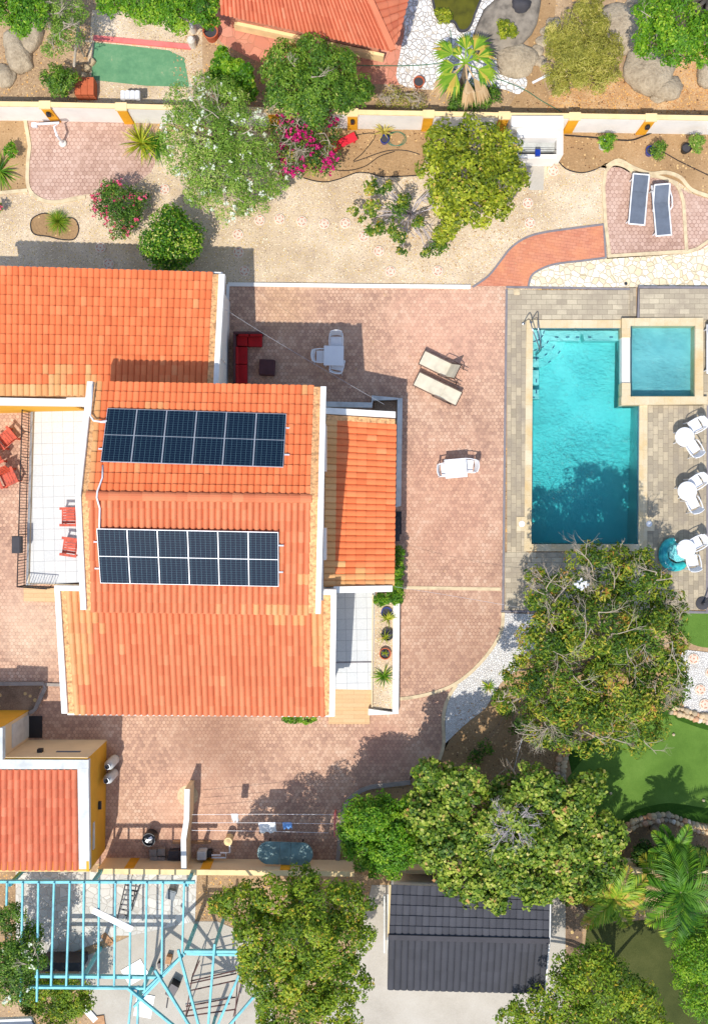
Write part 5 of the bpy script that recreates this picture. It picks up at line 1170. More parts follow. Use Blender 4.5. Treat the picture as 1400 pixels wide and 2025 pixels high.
L_['green'] = leafmat('mid_green_leaves', [(0, (50, 86, 22)), (.35, (86, 126, 32)), (.65, (124, 158, 44)), (.9, (156, 180, 62)), (1, (172, 178, 90))])
L_['olive'] = leafmat('olive_leaves', [(0, (62, 90, 18)), (.35, (106, 138, 24)), (.65, (154, 174, 38)), (.85, (188, 192, 56)), (1, (214, 172, 56))])
L_['yellow'] = leafmat('yellow_green_leaves', [(0, (76, 98, 18)), (.35, (132, 148, 30)), (.65, (182, 188, 46)), (.9, (206, 206, 76)), (1, (214, 178, 94))])
L_['pale'] = leafmat('pale_feathery_leaves', [(0, (84, 122, 36)), (.35, (124, 160, 54)), (.65, (162, 190, 76)), (.9, (192, 196, 120)), (1, (206, 190, 126))])
L_['bamboo'] = leafmat('bamboo_leaves', [(0, (118, 120, 40)), (.4, (166, 164, 66)), (.7, (198, 190, 94)), (1, (220, 202, 128))])
L_['palm'] = leafmat('palm_leaves', [(0, (44, 92, 20)), (.4, (92, 142, 32)), (.7, (150, 182, 48)), (.9, (202, 194, 70)), (1, (206, 170, 80))])
L_['variegated'] = leafmat('variegated_leaves', [(0, (44, 90, 16)), (.35, (92, 144, 24)), (.6, (146, 178, 40)), (.8, (196, 204, 84)), (1, (222, 218, 140))])
L_['white'] = leafmat('white_flowers', [(0, (196, 206, 170)), (1, (226, 228, 210))], .2)
L_['magenta'] = leafmat('magenta_bracts', [(0, (170, 14, 90)), (1, (222, 40, 130))], .3)
L_['pinkf'] = leafmat('pink_flowers', [(0, (206, 54, 92)), (1, (232, 104, 134))], .2)
L_['dry'] = leafmat('dry_fronds', [(0, (170, 130, 84)), (1, (216, 186, 142))], .2)
L_['succulent'] = leafmat('yellow_succulent', [(0, (150, 140, 40)), (1, (214, 196, 110))], .15)
def leaves(name, C_, N_, size, ratio, tone, mat, root, fold=.25, spin=None, droop=0.0):
    "one folded leaf (two triangles-quads) per point; C_ centres, N_ outward directions"
    n = len(C_); N_ = N_/np.linalg.norm(N_, axis=1, keepdims=True)
    r = RNG.normal(size=(n, 3)); r[:, 2] *= .45
    if spin is not None: r = spin+r*.35
    D = r-(r*N_).sum(1, keepdims=True)*N_; D /= np.linalg.norm(D, axis=1, keepdims=True)+1e-9
    D[:, 2] -= droop; D /= np.linalg.norm(D, axis=1, keepdims=True)
    S = np.cross(N_, D); S /= np.linalg.norm(S, axis=1, keepdims=True)+1e-9; U = np.cross(D, S)
    s = (size*RNG.uniform(.65, 1.3, n))[:, None]; w_ = s*ratio*.5
    b = C_-D*s*.5; tip = C_+D*s*.5-U*s*.12
    l1 = C_-D*s*.05+S*w_+U*w_*fold; r1 = C_-D*s*.05-S*w_+U*w_*fold
    V = np.stack([b, r1, tip, l1], 1).reshape(-1, 3)
    i = np.arange(n)*4; F = np.concatenate([np.stack([i, i+1, i+2], 1), np.stack([i, i+2, i+3], 1)], 0)
    T = np.concatenate([tone, tone])
    return bulk(name, V, F, np.clip(T, 0, 1), mat, root)
def crown_points(lobes, n, sub=.33, nsub=26, jit=.35, up=.45, fill=.18, lowcut=-.25):
    "lobes: (x,y,z,rx,ry,rz) local; returns centres, normals, clump tone"
    A = np.array(lobes, float); area = A[:, 3]*A[:, 4]; per = np.maximum(1, (n*area/area.sum()).astype(int))
    Cs, Ns, Ts = [], [], []
    for (x, y, z, rx, ry, rz), m in zip(A, per):
        k = max(5, int(nsub)); th = RNG.uniform(0, 2*np.pi, k); u = RNG.uniform(lowcut, 1, k); sq = np.sqrt(np.clip(1-u*u, 0, 1))
        dirs = np.stack([np.cos(th)*sq, np.sin(th)*sq, u], 1); rad = RNG.uniform(.62, .92, k)[:, None]
        cc = dirs*rad*np.array([rx, ry, rz])+np.array([x, y, z]); cr = min(rx, ry)*sub*RNG.uniform(.7, 1.35, k); ct = RNG.normal(0, .15, k)
        wgt = cr**2; idx = RNG.choice(k, m, p=wgt/wgt.sum())
        d = RNG.normal(size=(m, 3)); d /= np.linalg.norm(d, axis=1, keepdims=True); d[:, 2] = np.where(d[:, 2] < -.3, -d[:, 2], d[:, 2])
        rr = cr[idx]*(1-np.abs(RNG.normal(0, jit, m))*.6); P = cc[idx]+d*rr[:, None]*np.array([1, 1, .75])
        f = RNG.random(m) < fill; inn = RNG.normal(size=(m, 3)); inn /= np.linalg.norm(inn, axis=1, keepdims=True)
        P[f] = (inn*RNG.uniform(0, 1, m)[:, None]**.4*np.array([rx, ry, rz*.8])*.8+np.array([x, y, z]))[f]
        nv = d*.7+dirs[idx]*.4+np.array([0, 0, up])+RNG.normal(size=(m, 3))*.38
        Cs.append(P); Ns.append(nv); Ts.append(ct[idx])
    return np.concatenate(Cs), np.concatenate(Ns), np.concatenate(Ts)
def branch(mb, p, d, L, r, depth, rg, spread=.55, lift=.15, tips=None, seg=4):
    pts = [p.copy()]; rad = [r]; q = p.copy(); dd = d.normalized()
    for i in range(seg):
        dd = (dd+Vector((rg.gauss(0, .16), rg.gauss(0, .16), rg.gauss(0, .10)+lift*.2))).normalized(); q = q+dd*L/seg; pts.append(q.copy()); rad.append(r*(1-.5*(i+1)/seg))
    mb.tube(pts, rad, 5 if r < .03 else 7)
    if tips is not None: tips.append(q.copy())
    if depth > 0:
        for k in range(rg.choice((2, 3, 3))):
            t_ = rg.uniform(.45, 1.0); b = pts[min(seg, max(1, int(t_*seg)))]
            nd = (dd+Vector((rg.gauss(0, spread), rg.gauss(0, spread), rg.gauss(0, spread*.45)+lift))).normalized()
            branch(mb, b, nd, L*rg.uniform(.55, .8), r*.55, depth-1, rg, spread, lift, tips, seg)
def tree(name, label, cat, base, lobes_px, mat, n, leaf, ratio=.5, hz=None, trunk=.14, barkm='bark', group=None, flowers=None, bare=0, seed=1, sub=.33, nsub=26, tone=(.45, .16), up=.45, fill=.18, zr=.62, droop=0.0, fold=.25, tbranch=5, wild=.03, lowcut=-.25):
    """lobes_px: (px, py, r_px, h[, ry_px]) seen in the photo; base: ground pixel"""
    rg = random.Random(seed); B = W(*base); t = thing(name, label, cat, B, 0, group); lobes = []
    for l in lobes_px:
        px, py, r_, h = l[:4]; ry = l[4] if len(l) > 4 else r_; k = (CAMH-h)/CAMH/50; p = W(px, py, h)-B; rz = min(r_, ry)*k*zr
        lobes.append((p.x, p.y, max(p.z-rz*.55, rz*.5), r_*k, ry*k, rz))
    C_, N_, T_ = crown_points(lobes, n, sub, nsub, up=up, fill=fill, lowcut=lowcut)
    C_[:, 2] = np.maximum(C_[:, 2], .06)
    T_ = T_+RNG.normal(tone[0]-.07, tone[1]*.75, len(T_)); wl = RNG.random(len(T_)) < wild; T_[wl] = RNG.uniform(.85, 1, wl.sum())
    leaves('crown', C_, N_, leaf, ratio, T_, L_[mat], t, fold=fold, droop=droop)
    mb = MB(); tips = []
    zt = np.mean([l[2] for l in lobes])
    top = Vector((0, 0, max(.25, zt*.45))); mb.tube([Vector((0, 0, 0)), top*.5+Vector((.03, .02, 0)), top], [trunk*1.25, trunk, trunk*.85], 8)
    for l in lobes:
        c = Vector(l[:3]); d = c-top
        for q in range(max(1, tbranch//max(1, len(lobes)//2))):
            e = c+Vector((rg.uniform(-.5, .5)*l[3], rg.uniform(-.5, .5)*l[4], rg.uniform(-.1, .35)*l[5])); m_ = top.lerp(e, .5)+Vector((0, 0, .1*d.length))
            mb.tube([top, m_, e], [trunk*.5, trunk*.32, trunk*.12], 5)
    mb.build('trunk', M[barkm], t, smooth=True)
    if bare:
        mb = MB()
        for q in range(bare):
            l = rg.choice(lobes); c = Vector(l[:3]); a = rg.uniform(0, 6.28); st = c+Vector((rg.uniform(-.45, .45)*l[3], rg.uniform(-.45, .45)*l[4], l[5]*.86)); mb.tube([top*.9, top.lerp(st, .5)+Vector((0, 0, .15)), st], [.05, .03, .018], 5)
            branch(mb, st, Vector((math.cos(a), math.sin(a), .28)), min(l[3], l[4])*rg.uniform(.4, .75), .019, 3, rg, .6, .05)
        mb.build('bare_branches', M['palebark'], t)
    if flowers:
        fm, fn, fs = flowers; C2, N2, T2 = crown_points(lobes, fn*3, sub, nsub, up=1.0, fill=0)
        N2u = N2[:, 2]/np.linalg.norm(N2, axis=1); k = np.where(N2u > .75)[0]; k = RNG.choice(k, min(fn, len(k)), replace=False); C2 = C2[k]+np.array([0, 0, .06]); ps, ns, ts = [], [], []
        for c in C2:
            m = 7; o = RNG.normal(size=(m, 3))*fs*.45; ps.append(c+o); ns.append(RNG.normal(size=(m, 3))*.4+np.array([0, 0, 1])); ts.append(RNG.random(m))
        leaves('blossom', np.concatenate(ps), np.concatenate(ns), fs, .8, np.concatenate(ts), L_[fm], t)
    return t
# --- big trees
tree('mango_tree', 'broad mango tree with pale bare branches showing, between pool deck and lawn', 'tree', (1170, 1290),
     [(1100, 1190, 62, 4.6), (1180, 1140, 68, 4.8), (1265, 1150, 66, 4.8), (1320, 1205, 48, 4.4), (1090, 1270, 66, 4.8), (1190, 1250, 95, 5.6), (1290, 1270, 80, 5.2), (1040, 1340, 48, 4.2), (1120, 1360, 85, 5.0), (1220, 1370, 90, 5.4), (1315, 1350, 62, 4.8), (1080, 1430, 60, 4.3), (1170, 1445, 70, 4.6), (1265, 1440, 58, 4.4), (1000, 1385, 28, 3.6), (1228, 1106, 30, 4.2), (1060, 1140, 22, 4.2)],
     'mango', 36000, .165, .34, trunk=.28, barkm='palebark', bare=75, seed=3, sub=.24, nsub=34, tone=(.5, .26), fill=.15, wild=.02, droop=.25)
tree('sea_grape_tree', 'wide sea grape tree with round pale leaves overhanging the black roof', 'tree', (1020, 1640),
     [(860, 1540, 48, 3.6), (850, 1620, 50, 3.8), (920, 1560, 52, 4.0), (900, 1680, 62, 4.0), (970, 1740, 62, 3.8), (1010, 1640, 70, 4.4), (1060, 1560, 55, 4.2), (1120, 1600, 58, 4.2), (1110, 1680, 70, 4.2), (1170, 1560, 40, 3.8), (1190, 1660, 52, 3.8), (1060, 1750, 55, 3.6), (1150, 1740, 52, 3.6), (985, 1790, 26, 3.2), (930, 1780, 26, 3.2), (890, 1745, 32, 3.4), (1205, 1715, 34, 3.4), (940, 1640, 60, 3.8), (1060, 1660, 60, 4.0), (1140, 1640, 55, 3.8), (850, 1690, 40, 3.4), (840, 1580, 34, 3.4), (1000, 1720, 60, 3.8), (1010, 1580, 50, 3.6), (1215, 1660, 30, 3.2)],
     'seagrape', 38000, .14, .85, trunk=.22, seed=5, sub=.25, nsub=36, tone=(.46, .24), fill=.22, wild=.04)
tree('round_tree', 'dense bright green rounded tree between the clothesline and the sea grape', 'tree', (745, 1640), [(722, 1620, 46, 3.2), (780, 1620, 46, 3.3), (720, 1680, 48, 3.1), (778, 1685, 54, 3.3), (750, 1650, 58, 3.7), (812, 1650, 38, 3.0), (742, 1604, 36, 3.0), (700, 1650, 36, 3.0), (760, 1700, 46, 3.0), (800, 1610, 34, 3.0)], 'bright', 22000, .12, .5, trunk=.16, seed=6, sub=.26, nsub=36, tone=(.5, .17))
tree('street_tree', 'large dark green tree with orange tinged tips at the bottom centre', 'tree', (600, 1880),
     [(480, 1800, 58, 4.2), (545, 1790, 62, 4.8), (620, 1790, 66, 5.2), (690, 1800, 52, 4.6), (520, 1870, 66, 5.2), (600, 1870, 75, 5.8), (685, 1870, 58, 5.0), (540, 1945, 66, 5.2), (620, 1950, 72, 5.4), (690, 1945, 48, 4.6), (560, 2010, 62, 4.8), (650, 2010, 66, 4.8), (432, 1790, 26, 3.4), (500, 1925, 34, 4.4), (600, 1745, 36, 4.2)],
     'olive', 30000, .13, .5, trunk=.26, seed=7, sub=.23, nsub=34, tone=(.46, .2), wild=.05)
tree('street_tree', 'spreading green tree with yellow tips at the bottom edge right of the concrete drive', 'tree', (1190, 1950), [(1120, 1920, 36, 4.6), (1165, 1905, 42, 5.0), (1130, 1975, 55, 5.0), (1200, 1960, 70, 5.6), (1255, 1985, 54, 5.2), (1060, 2010, 48, 3.8), (1015, 2025, 36, 3.2), (1150, 2040, 60, 5.0), (1230, 2050, 60, 5.0), (1300, 2030, 34, 4.2)], 'olive', 17000, .12, .5, trunk=.18, seed=8, sub=.27, nsub=34, tone=(.45, .18))
tree('street_tree', 'bright green bush at the right edge of the bottom lawn', 'tree', (1385, 1920), [(1375, 1850, 40, 3.0), (1400, 1900, 62, 3.6), (1360, 1930, 36, 3.0), (1400, 1980, 50, 3.2)], 'bright', 9000, .12, .35, trunk=.14, seed=9, tone=(.5, .18), droop=.2)
tree('flowering_tree', 'feathery pale green tree dotted with white blossom behind the gravel', 'tree', (440, 300),
     [(370, 200, 45, 3.2), (440, 200, 50, 3.4), (340, 250, 36, 2.8), (410, 260, 62, 3.6), (480, 250, 50, 3.4), (360, 310, 48, 3.0), (430, 330, 60, 3.2), (490, 330, 52, 3.0), (440, 390, 52, 2.6), (500, 390, 42, 2.4), (390, 375, 34, 2.4), (545, 360, 30, 2.2), (400, 160, 26, 3.0), (520, 300, 38, 2.8)],
     'pale', 20000, .12, .3, trunk=.16, barkm='palebark', bare=14, flowers=('white', 120, .09), seed=11, sub=.28, nsub=30, tone=(.45, .2), fill=.2)
tree('bougainvillea', 'bougainvillea with magenta blooms and tangled bare stems beside the red bench', 'shrub', (590, 290), [(560, 260, 42, 2.2), (600, 240, 40, 2.2), (640, 255, 34, 2.0), (600, 300, 46, 2.0), (640, 310, 36, 1.8), (560, 310, 34, 2.0), (650, 235, 18, 1.8)], 'mango', 5200, .10, .5, trunk=.08, barkm='palebark', bare=22, flowers=('magenta', 130, .11), seed=12, tone=(.25, .2), sub=.3)
tree('shade_tree', 'dense round green tree covering the terrace corner above the north wall', 'tree', (630, 165), [(565, 120, 48, 3.4), (620, 110, 52, 3.6), (670, 130, 44, 3.4), (580, 170, 55, 3.6), (640, 170, 60, 3.9), (700, 170, 38, 3.2), (550, 195, 34, 3.0), (620, 205, 42, 3.2), (725, 180, 20, 2.6), (540, 145, 30, 3.2), (680, 195, 30, 3.0)], 'green', 20000, .11, .5, trunk=.18, seed=13, tone=(.45, .18), sub=.26, nsub=34, bare=3)
tree('yellow_tree', 'rounded yellow-green tree in front of the barbecue wall', 'tree', (935, 350), [(880, 280, 48, 3.0), (940, 270, 50, 3.1), (990, 290, 38, 2.8), (870, 330, 46, 3.0), (930, 340, 60, 3.6), (995, 350, 44, 3.0), (890, 385, 42, 2.8), (945, 405, 42, 2.8), (985, 400, 34, 2.6), (900, 430, 34, 2.4), (1030, 355, 20, 2.2), (875, 460, 22, 1.8), (1000, 320, 30, 2.8)], 'yellow', 12500, .15, .55, trunk=.16, seed=14, tone=(.45, .22), sub=.28, nsub=30)
tree('bamboo_clump', 'dense pale bamboo clump in the neighbour garden', 'bamboo', (1145, 100), [(1110, 70, 38, 2.6), (1160, 50, 44, 2.8), (1190, 95, 42, 2.6), (1120, 120, 46, 2.6), (1165, 140, 46, 2.4), (1200, 140, 28, 2.2), (1105, 160, 28, 2.0), (1160, 10, 34, 2.6), (1150, 95, 50, 3.0)], 'bamboo', 17000, .17, .17, trunk=.05, seed=15, tone=(.45, .2), droop=.2)
tree('shade_tree', 'bright leafy tree in the upper right corner', 'tree', (1370, 40), [(1300, 20, 44, 4.0), (1350, 40, 60, 4.6), (1400, 60, 50, 4.2), (1300, 70, 42, 3.8), (1345, 95, 40, 3.8), (1270, 95, 16, 3.4), (1390, 110, 22, 3.6), (1280, 55, 22, 3.6)], 'bright', 12000, .12, .5, trunk=.2, seed=16, tone=(.42, .2), bare=5, sub=.28)
tree('garden_tree', 'green tree in the upper left corner over the boulders', 'tree', (40, 10), [(20, 10, 40, 3.2), (60, 20, 34, 3.2), (40, 45, 24, 3.0)], 'bright', 5500, .11, .5, seed=17, tone=(.4, .2))
tree('garden_tree', 'wispy tree between the boulders and the timber frame', 'tree', (120, 60), [(110, 20, 34, 2.8), (130, 60, 36, 2.8), (105, 90, 24, 2.4), (150, 20, 24, 2.6)], 'pale', 3400, .10, .35, barkm='palebark', bare=10, seed=18, tone=(.3, .2))
tree('garden_tree', 'green tree along the top edge above the green painted floor', 'tree', (300, 0), [(215, 5, 26, 2.6), (300, 5, 40, 3.0), (350, 15, 42, 3.0), (400, 10, 36, 3.0), (250, 0, 24, 2.6), (415, 40, 18, 2.6)], 'bright', 9000, .11, .5, seed=19, tone=(.42, .2))
tree('low_shrub', 'leafy shrub behind the wall left of the terracotta blocks', 'shrub', (118, 155), [(105, 150, 26, 1.4), (130, 158, 24, 1.4), (115, 170, 22, 1.2)], 'green', 2600, .10, .5, seed=20, trunk=.05)
tree('low_shrub', 'glossy shrub between the terracotta urn and the round shade tree', 'shrub', (455, 150), [(440, 120, 26, 1.8), (470, 140, 30, 1.8), (450, 170, 30, 1.8), (485, 175, 24, 1.6), (430, 150, 22, 1.6)], 'bright', 5600, .13, .7, seed=21, trunk=.06, tone=(.4, .2))
tree('low_shrub', 'dry grey shrub at the wall foot left of the fan palm', 'shrub', (790, 195), [(780, 190, 26, .8), (820, 200, 26, .8), (760, 200, 18, .7)], 'bamboo', 900, .08, .4, seed=22, trunk=.04, bare=16, tone=(.35, .2))
tree('clipped_bush', 'round clipped variegated bush at the corner of the left wing', 'shrub', (342, 470), [(336, 470, 62, 2.0), (310, 480, 36, 1.7), (365, 480, 38, 1.7), (336, 505, 34, 1.5), (340, 435, 34, 1.7)], 'variegated', 9500, .11, .55, seed=23, trunk=.08, tone=(.36, .26), sub=.3, nsub=60, zr=.9)
tree('flowering_shrub', 'crown of thorns shrub with pink flowers near the kidney shaped bed', 'shrub', (240, 405), [(235, 400, 52, 1.5), (205, 400, 30, 1.2), (262, 390, 28, 1.3), (235, 440, 32, 1.2), (215, 375, 24, 1.2), (255, 430, 24, 1.2)], 'green', 5200, .10, .4, seed=24, trunk=.08, flowers=('pinkf', 75, .085), tone=(.3, .2))
tree('sparse_tree', 'sparse grey stemmed tree with few leaf clusters on the gravel', 'tree', (810, 430), [(735, 365, 16, 1.6), (765, 370, 14, 1.7), (730, 410, 18, 1.6), (790, 405, 22, 1.8), (740, 450, 20, 1.6), (785, 455, 20, 1.7), (825, 440, 14, 1.5), (870, 490, 20, 1.2), (845, 500, 12, 1.0), (795, 495, 10, 1.0), (700, 415, 10, 1.4), (715, 430, 8, 1.3)], 'mango', 2300, .13, .5, trunk=.07, barkm='deadbark', bare=0, seed=25, tone=(.45, .2), sub=.5, nsub=6, tbranch=8)
def bare_tree(name, label, base, n, L, r, depth, seed, matn='deadbark', up=.45, spread=.5, z0=.3):
    rg = random.Random(seed); t = thing(name, label, 'tree', W(*base)); mb = MB(); mb.tube([(0, 0, 0), (0, 0, z0)], [r*1.8, r*1.4], 8)
    for i in range(n):
        a = 2*math.pi*i/n+rg.uniform(-.3, .3); branch(mb, Vector((0, 0, z0)), Vector((math.cos(a), math.sin(a), up)), L*rg.uniform(.8, 1.1), r, depth, rg, spread, .05)
    mb.build('branches', M[matn], t); return t
st = bpy.data.objects['sparse_tree']; mb = MB(); rg = random.Random(9)
for i in range(9):
    a = 2*math.pi*i/9; branch(mb, Vector((0, 0, .3)), Vector((math.cos(a), math.sin(a), .5)), 1.0, .035, 2, rg, .5, .02)
mb.build('branches', M['deadbark'], st)
bare_tree('dead_tree', 'leafless silvery dead tree poking up through the sea grape canopy', (978, 1560), 16, .72, .02, 3, 4, up=.35, z0=4.5)
bare_tree('dead_branches', 'thin leafless tree standing behind the dead silvery one', (1000, 1500), 7, .9, .018, 2, 6, 'palebark', up=.6, z0=2.6)
tree('hedge', 'clipped bright green hedge turning the corner beside the lean-to', 'hedge', (775, 1120), [(788, 1095, 12, 1.15, 20), (788, 1125, 12, 1.15, 22), (788, 1155, 12, 1.15, 22), (770, 1185, 30, 1.1, 14), (785, 1180, 14, 1.15, 18), (752, 1186, 14, 1.1, 13)], 'bright', 7500, .07, .5, seed=26, trunk=.03, tone=(.35, .2), zr=1.6, nsub=40)
tree('low_shrub', 'leafy shrub peeping out below the south eaves of the villa', 'shrub', (585, 1408), [(575, 1420, 20, .9, 12), (605, 1420, 24, .9, 12)], 'bright', 1700, .09, .5, seed=27, trunk=.03)
tree('garden_bush', 'bush with white flowers at the lower left edge over the turquoise pergola', 'shrub', (40, 1880), [(20, 1820, 32, 2.2), (50, 1890, 44, 2.8), (10, 1900, 40, 2.8), (60, 1850, 26, 2.2), (30, 1950, 46, 2.6), (70, 1900, 22, 2.6)], 'green', 9000, .11, .45, seed=28, flowers=('white', 22, .1), tone=(.45, .2), bare=4)
tree('garden_bush', 'yellowish bush at the bottom left below the pergola beams', 'shrub', (120, 1985), [(95, 1980, 44, 2.0), (140, 1975, 40, 2.0), (120, 2010, 30, 1.7), (165, 1985, 22, 1.6), (60, 1985, 26, 1.8)], 'olive', 7500, .11, .45, seed=29, tone=(.5, .2))
tree('garden_bush', 'bushy shrub in the shade below the sea grape beside the palms', 'shrub', (1150, 1790), [(1130, 1770, 22, 2.4), (1175, 1770, 26, 2.4)], 'seagrape', 2200, .12, .6, seed=30, tone=(.4, .2))
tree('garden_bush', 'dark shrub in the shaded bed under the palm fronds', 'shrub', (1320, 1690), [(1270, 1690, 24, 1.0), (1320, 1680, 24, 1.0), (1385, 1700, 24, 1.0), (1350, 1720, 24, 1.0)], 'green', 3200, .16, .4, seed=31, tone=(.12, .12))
for x, y, lb_, m_ in ((1200, 280, 'small green shrub growing in the white pot', 'bright'), (1300, 296, 'straggly shrub growing in the blue pot', 'green'), (1375, 283, 'bushy grey green shrub growing in the black pot', 'pale')):
    tree('potted_shrub', lb_, 'plant', (x-6, y+6), [(x, y-2, 15, .9), (x+8, y-8, 12, 1.0), (x+3, y+10, 11, .8)], m_, 900, .09, .4, trunk=.02, seed=int(x), tone=(.45, .25))
tree('low_shrub', 'low plants in the soil bed left of the pink hexagon patio', 'plant', (10, 300), [(20, 300, 14, .6), (25, 285, 8, .5)], 'bright', 240, .12, .5, seed=40, trunk=.02)
tree('low_shrub', 'tiny pink flowered plant cut by the left edge of the photo', 'plant', (0, 410), [(-6, 410, 12, .6)], 'green', 200, .08, .5, seed=41, trunk=.02, flowers=('pinkf', 8, .08))
tree('low_shrub', 'yellow flowered plant floating in the murky pond', 'plant', (884, 28), [(880, 30, 16, .3), (868, 24, 10, .3)], 'yellow', 700, .09, .6, seed=42, trunk=.02)
tree('low_shrub', 'bushy plant growing from a crack in the dark grey rock slab', 'plant', (1004, 60), [(1002, 55, 18, .9), (1015, 62, 10, .8), (992, 45, 10, .8)], 'yellow', 800, .12, .4, seed=43, trunk=.02)
tree('low_shrub', 'leafy shrub at the foot of the fan palm above the wall', 'shrub', (950, 190), [(940, 185, 30, 1.0), (970, 188, 22, .9), (905, 195, 22, .9)], 'green', 2600, .10, .5, seed=44, trunk=.04, tone=(.35, .2))
tree('weed_patch', 'scattered small leafy plants on the earth beside the mango tree', 'plant', (1010, 1390), [(1000, 1400, 20, .3), (985, 1380, 14, .3), (1020, 1440, 14, .3), (960, 1480, 18, .5), (940, 1500, 16, .5)], 'green', 900, .11, .5, seed=45, trunk=.02, tone=(.35, .2))
# --- rosette and grass plants
def rosette(name, label, px, py, n, L, wd, m_, el=(10, 75), h=0.0, seed=1, curve=.6, cat='plant', up=0.05, tonec=.5):
    rg = random.Random(seed); t = thing(name, label, cat, W(px, py)+Vector((0, 0, h))); V = []; F = []; T = []
    for i in range(n):
        a = rg.uniform(0, 6.283); e = R(rg.uniform(*el)); l = L*rg.uniform(.7, 1.1); p = Vector((0, 0, up)); d = Vector((math.cos(a)*math.cos(e), math.sin(a)*math.cos(e), math.sin(e))); sd = Vector((-math.sin(a), math.cos(a), 0)); b = len(V); k = 5
        for j in range(k+1):
            s = j/k; w_ = wd*(1-s)**.7*(.6+.4*min(1, s*4)); fo = Vector((0, 0, w_*.3)); V += [p-sd*w_/2+fo, p, p+sd*w_/2+fo]; d = (d+Vector((0, 0, -curve/k*1.2))).normalized(); p = p+d*l/k
        tn = min(1, max(0, rg.gauss(tonec, .2)))
        for j in range(k):
            o = b+j*3; F += [(o, o+1, o+4, o+3), (o+1, o+2, o+5, o+4)]; T += [tn, tn]
    V = [(v.x, v.y, max(v.z, -h+.02)) for v in V]; bulk('fronds', np.array(V), np.array(F), np.array(T), L_[m_], t); return t
rosette('ornamental_grass', 'tuft of fine green grass in the kidney shaped bed', 118, 440, 420, .62, .018, 'palm', (5, 85), seed=2, curve=.9, tonec=.6)
rosette('agave', 'yellow-green spiky agave at the wall end of the pink hexagon patio', 282, 285, 90, 1.0, .06, 'yellow', (5, 70), seed=3, curve=.7, tonec=.6)
rosette('agave', 'darker spiky agave tucked against the white flowered tree', 310, 290, 70, .9, .06, 'palm', (5, 70), seed=4, curve=.7, tonec=.3)
rosette('spiky_plant', 'strappy plant cut by the left edge in the soil bed', 2, 340, 60, .95, .06, 'palm', (5, 60), seed=5, curve=.8)
rosette('spiky_plant', 'little rosette palm on the white gravel below the pool deck', 965, 1357, 34, .38, .05, 'palm', (10, 70), seed=6, tonec=.7)
rosette('spiky_plant', 'narrow leaved plant under the yellow-green tree', 868, 370, 40, .7, .03, 'palm', (5, 50), seed=7)
rosette('spiky_plant', 'sprawling aloe at the lower end of the entrance planter', 758, 1334, 46, .55, .05, 'palm', (5, 60), .3, 8, .5, tonec=.5)
rosette('spiky_plant', 'small yellow fern in the blue pot of the entrance planter', 766, 1222, 26, .4, .05, 'yellow', (5, 60), .35, 9)
rosette('spiky_plant', 'thin leaved plant in the black pot of the entrance planter', 760, 1258, 16, .42, .04, 'yellow', (15, 70), .35, 10)
rosette('spiky_plant', 'small plant in the terracotta rimmed pot of the entrance planter', 761, 1288, 9, .22, .05, 'yellow', (10, 60), .38, 11)
rosette('succulent', 'gangly yellow succulent in the dark blue pot by the wall', 758, 268, 26, .5, .07, 'succulent', (10, 80), .3, 12, .3)
rosette('spiky_plant', 'dry spiky tuft beside the rock slab at the pebble garden end', 968, 182, 20, .35, .04, 'dry', (10, 60), .0, 13)
def palm_fan(px, py, hgt, label):
    t = thing('fan_palm', label, 'palm', W(px, py)); c = W(px, py, 0); rg = random.Random(3); MB().tube([(0, 0, 0), (.05, .03, hgt*.5), (0, .1, hgt)], [.16, .1, .05], 10).build('trunk', M['bark'], t)
    for i, (a, L, dry) in enumerate([(95, 1.0, 0), (48, 1.15, 0), (8, 1.1, 0), (-28, 1.2, 0), (150, 1.25, 0), (192, 1.0, 0), (238, 1.35, 0), (222, 1.3, 1), (272, 1.3, 1), (-52, 1.35, 1), (125, .7, 0), (70, .6, 0), (20, .6, 0)]):
        mb = MB(); a0 = R(a+rg.uniform(-8, 8)); e = R(-8 if dry else rg.uniform(10, 30)); st = Vector((0, .1, hgt)); d = Vector((math.cos(a0)*math.cos(e), math.sin(a0)*math.cos(e), math.sin(e))); pe = st+d*L*.45; sd0 = Vector((-math.sin(a0), math.cos(a0), 0))*.03; V = [st-sd0, pe-sd0, pe+sd0, st+sd0]; F = [(0, 1, 2, 3)]; T = [.6]
        for k in range(13):
            da = R(-46+k*92/12)*(.4 if dry else 1); q = Vector((math.cos(a0+da), math.sin(a0+da), 0)); ln = L*.72*math.cos(da*.9)*rg.uniform(.85, 1.1); tip = pe+q*ln+Vector((0, 0, -ln*(.55 if dry else .28))); md = pe+q*ln*.6+Vector((0, 0, .02)); sd = Vector((-q.y, q.x, 0))*.042*L; b = len(V); V += [pe, md-sd, tip, md+sd]; F += [(b, b+1, b+2, b+3)]; T += [rg.uniform(.3, 1)]
        mb.v = [tuple(v) for v in V]; mb.f = F; mb.t = T; mb.build('frond', L_['dry' if dry else 'palm'], t); 
    return t
palm_fan(908, 178, 2.2, 'fan palm with brown drooping dead fronds over the white pebbles')
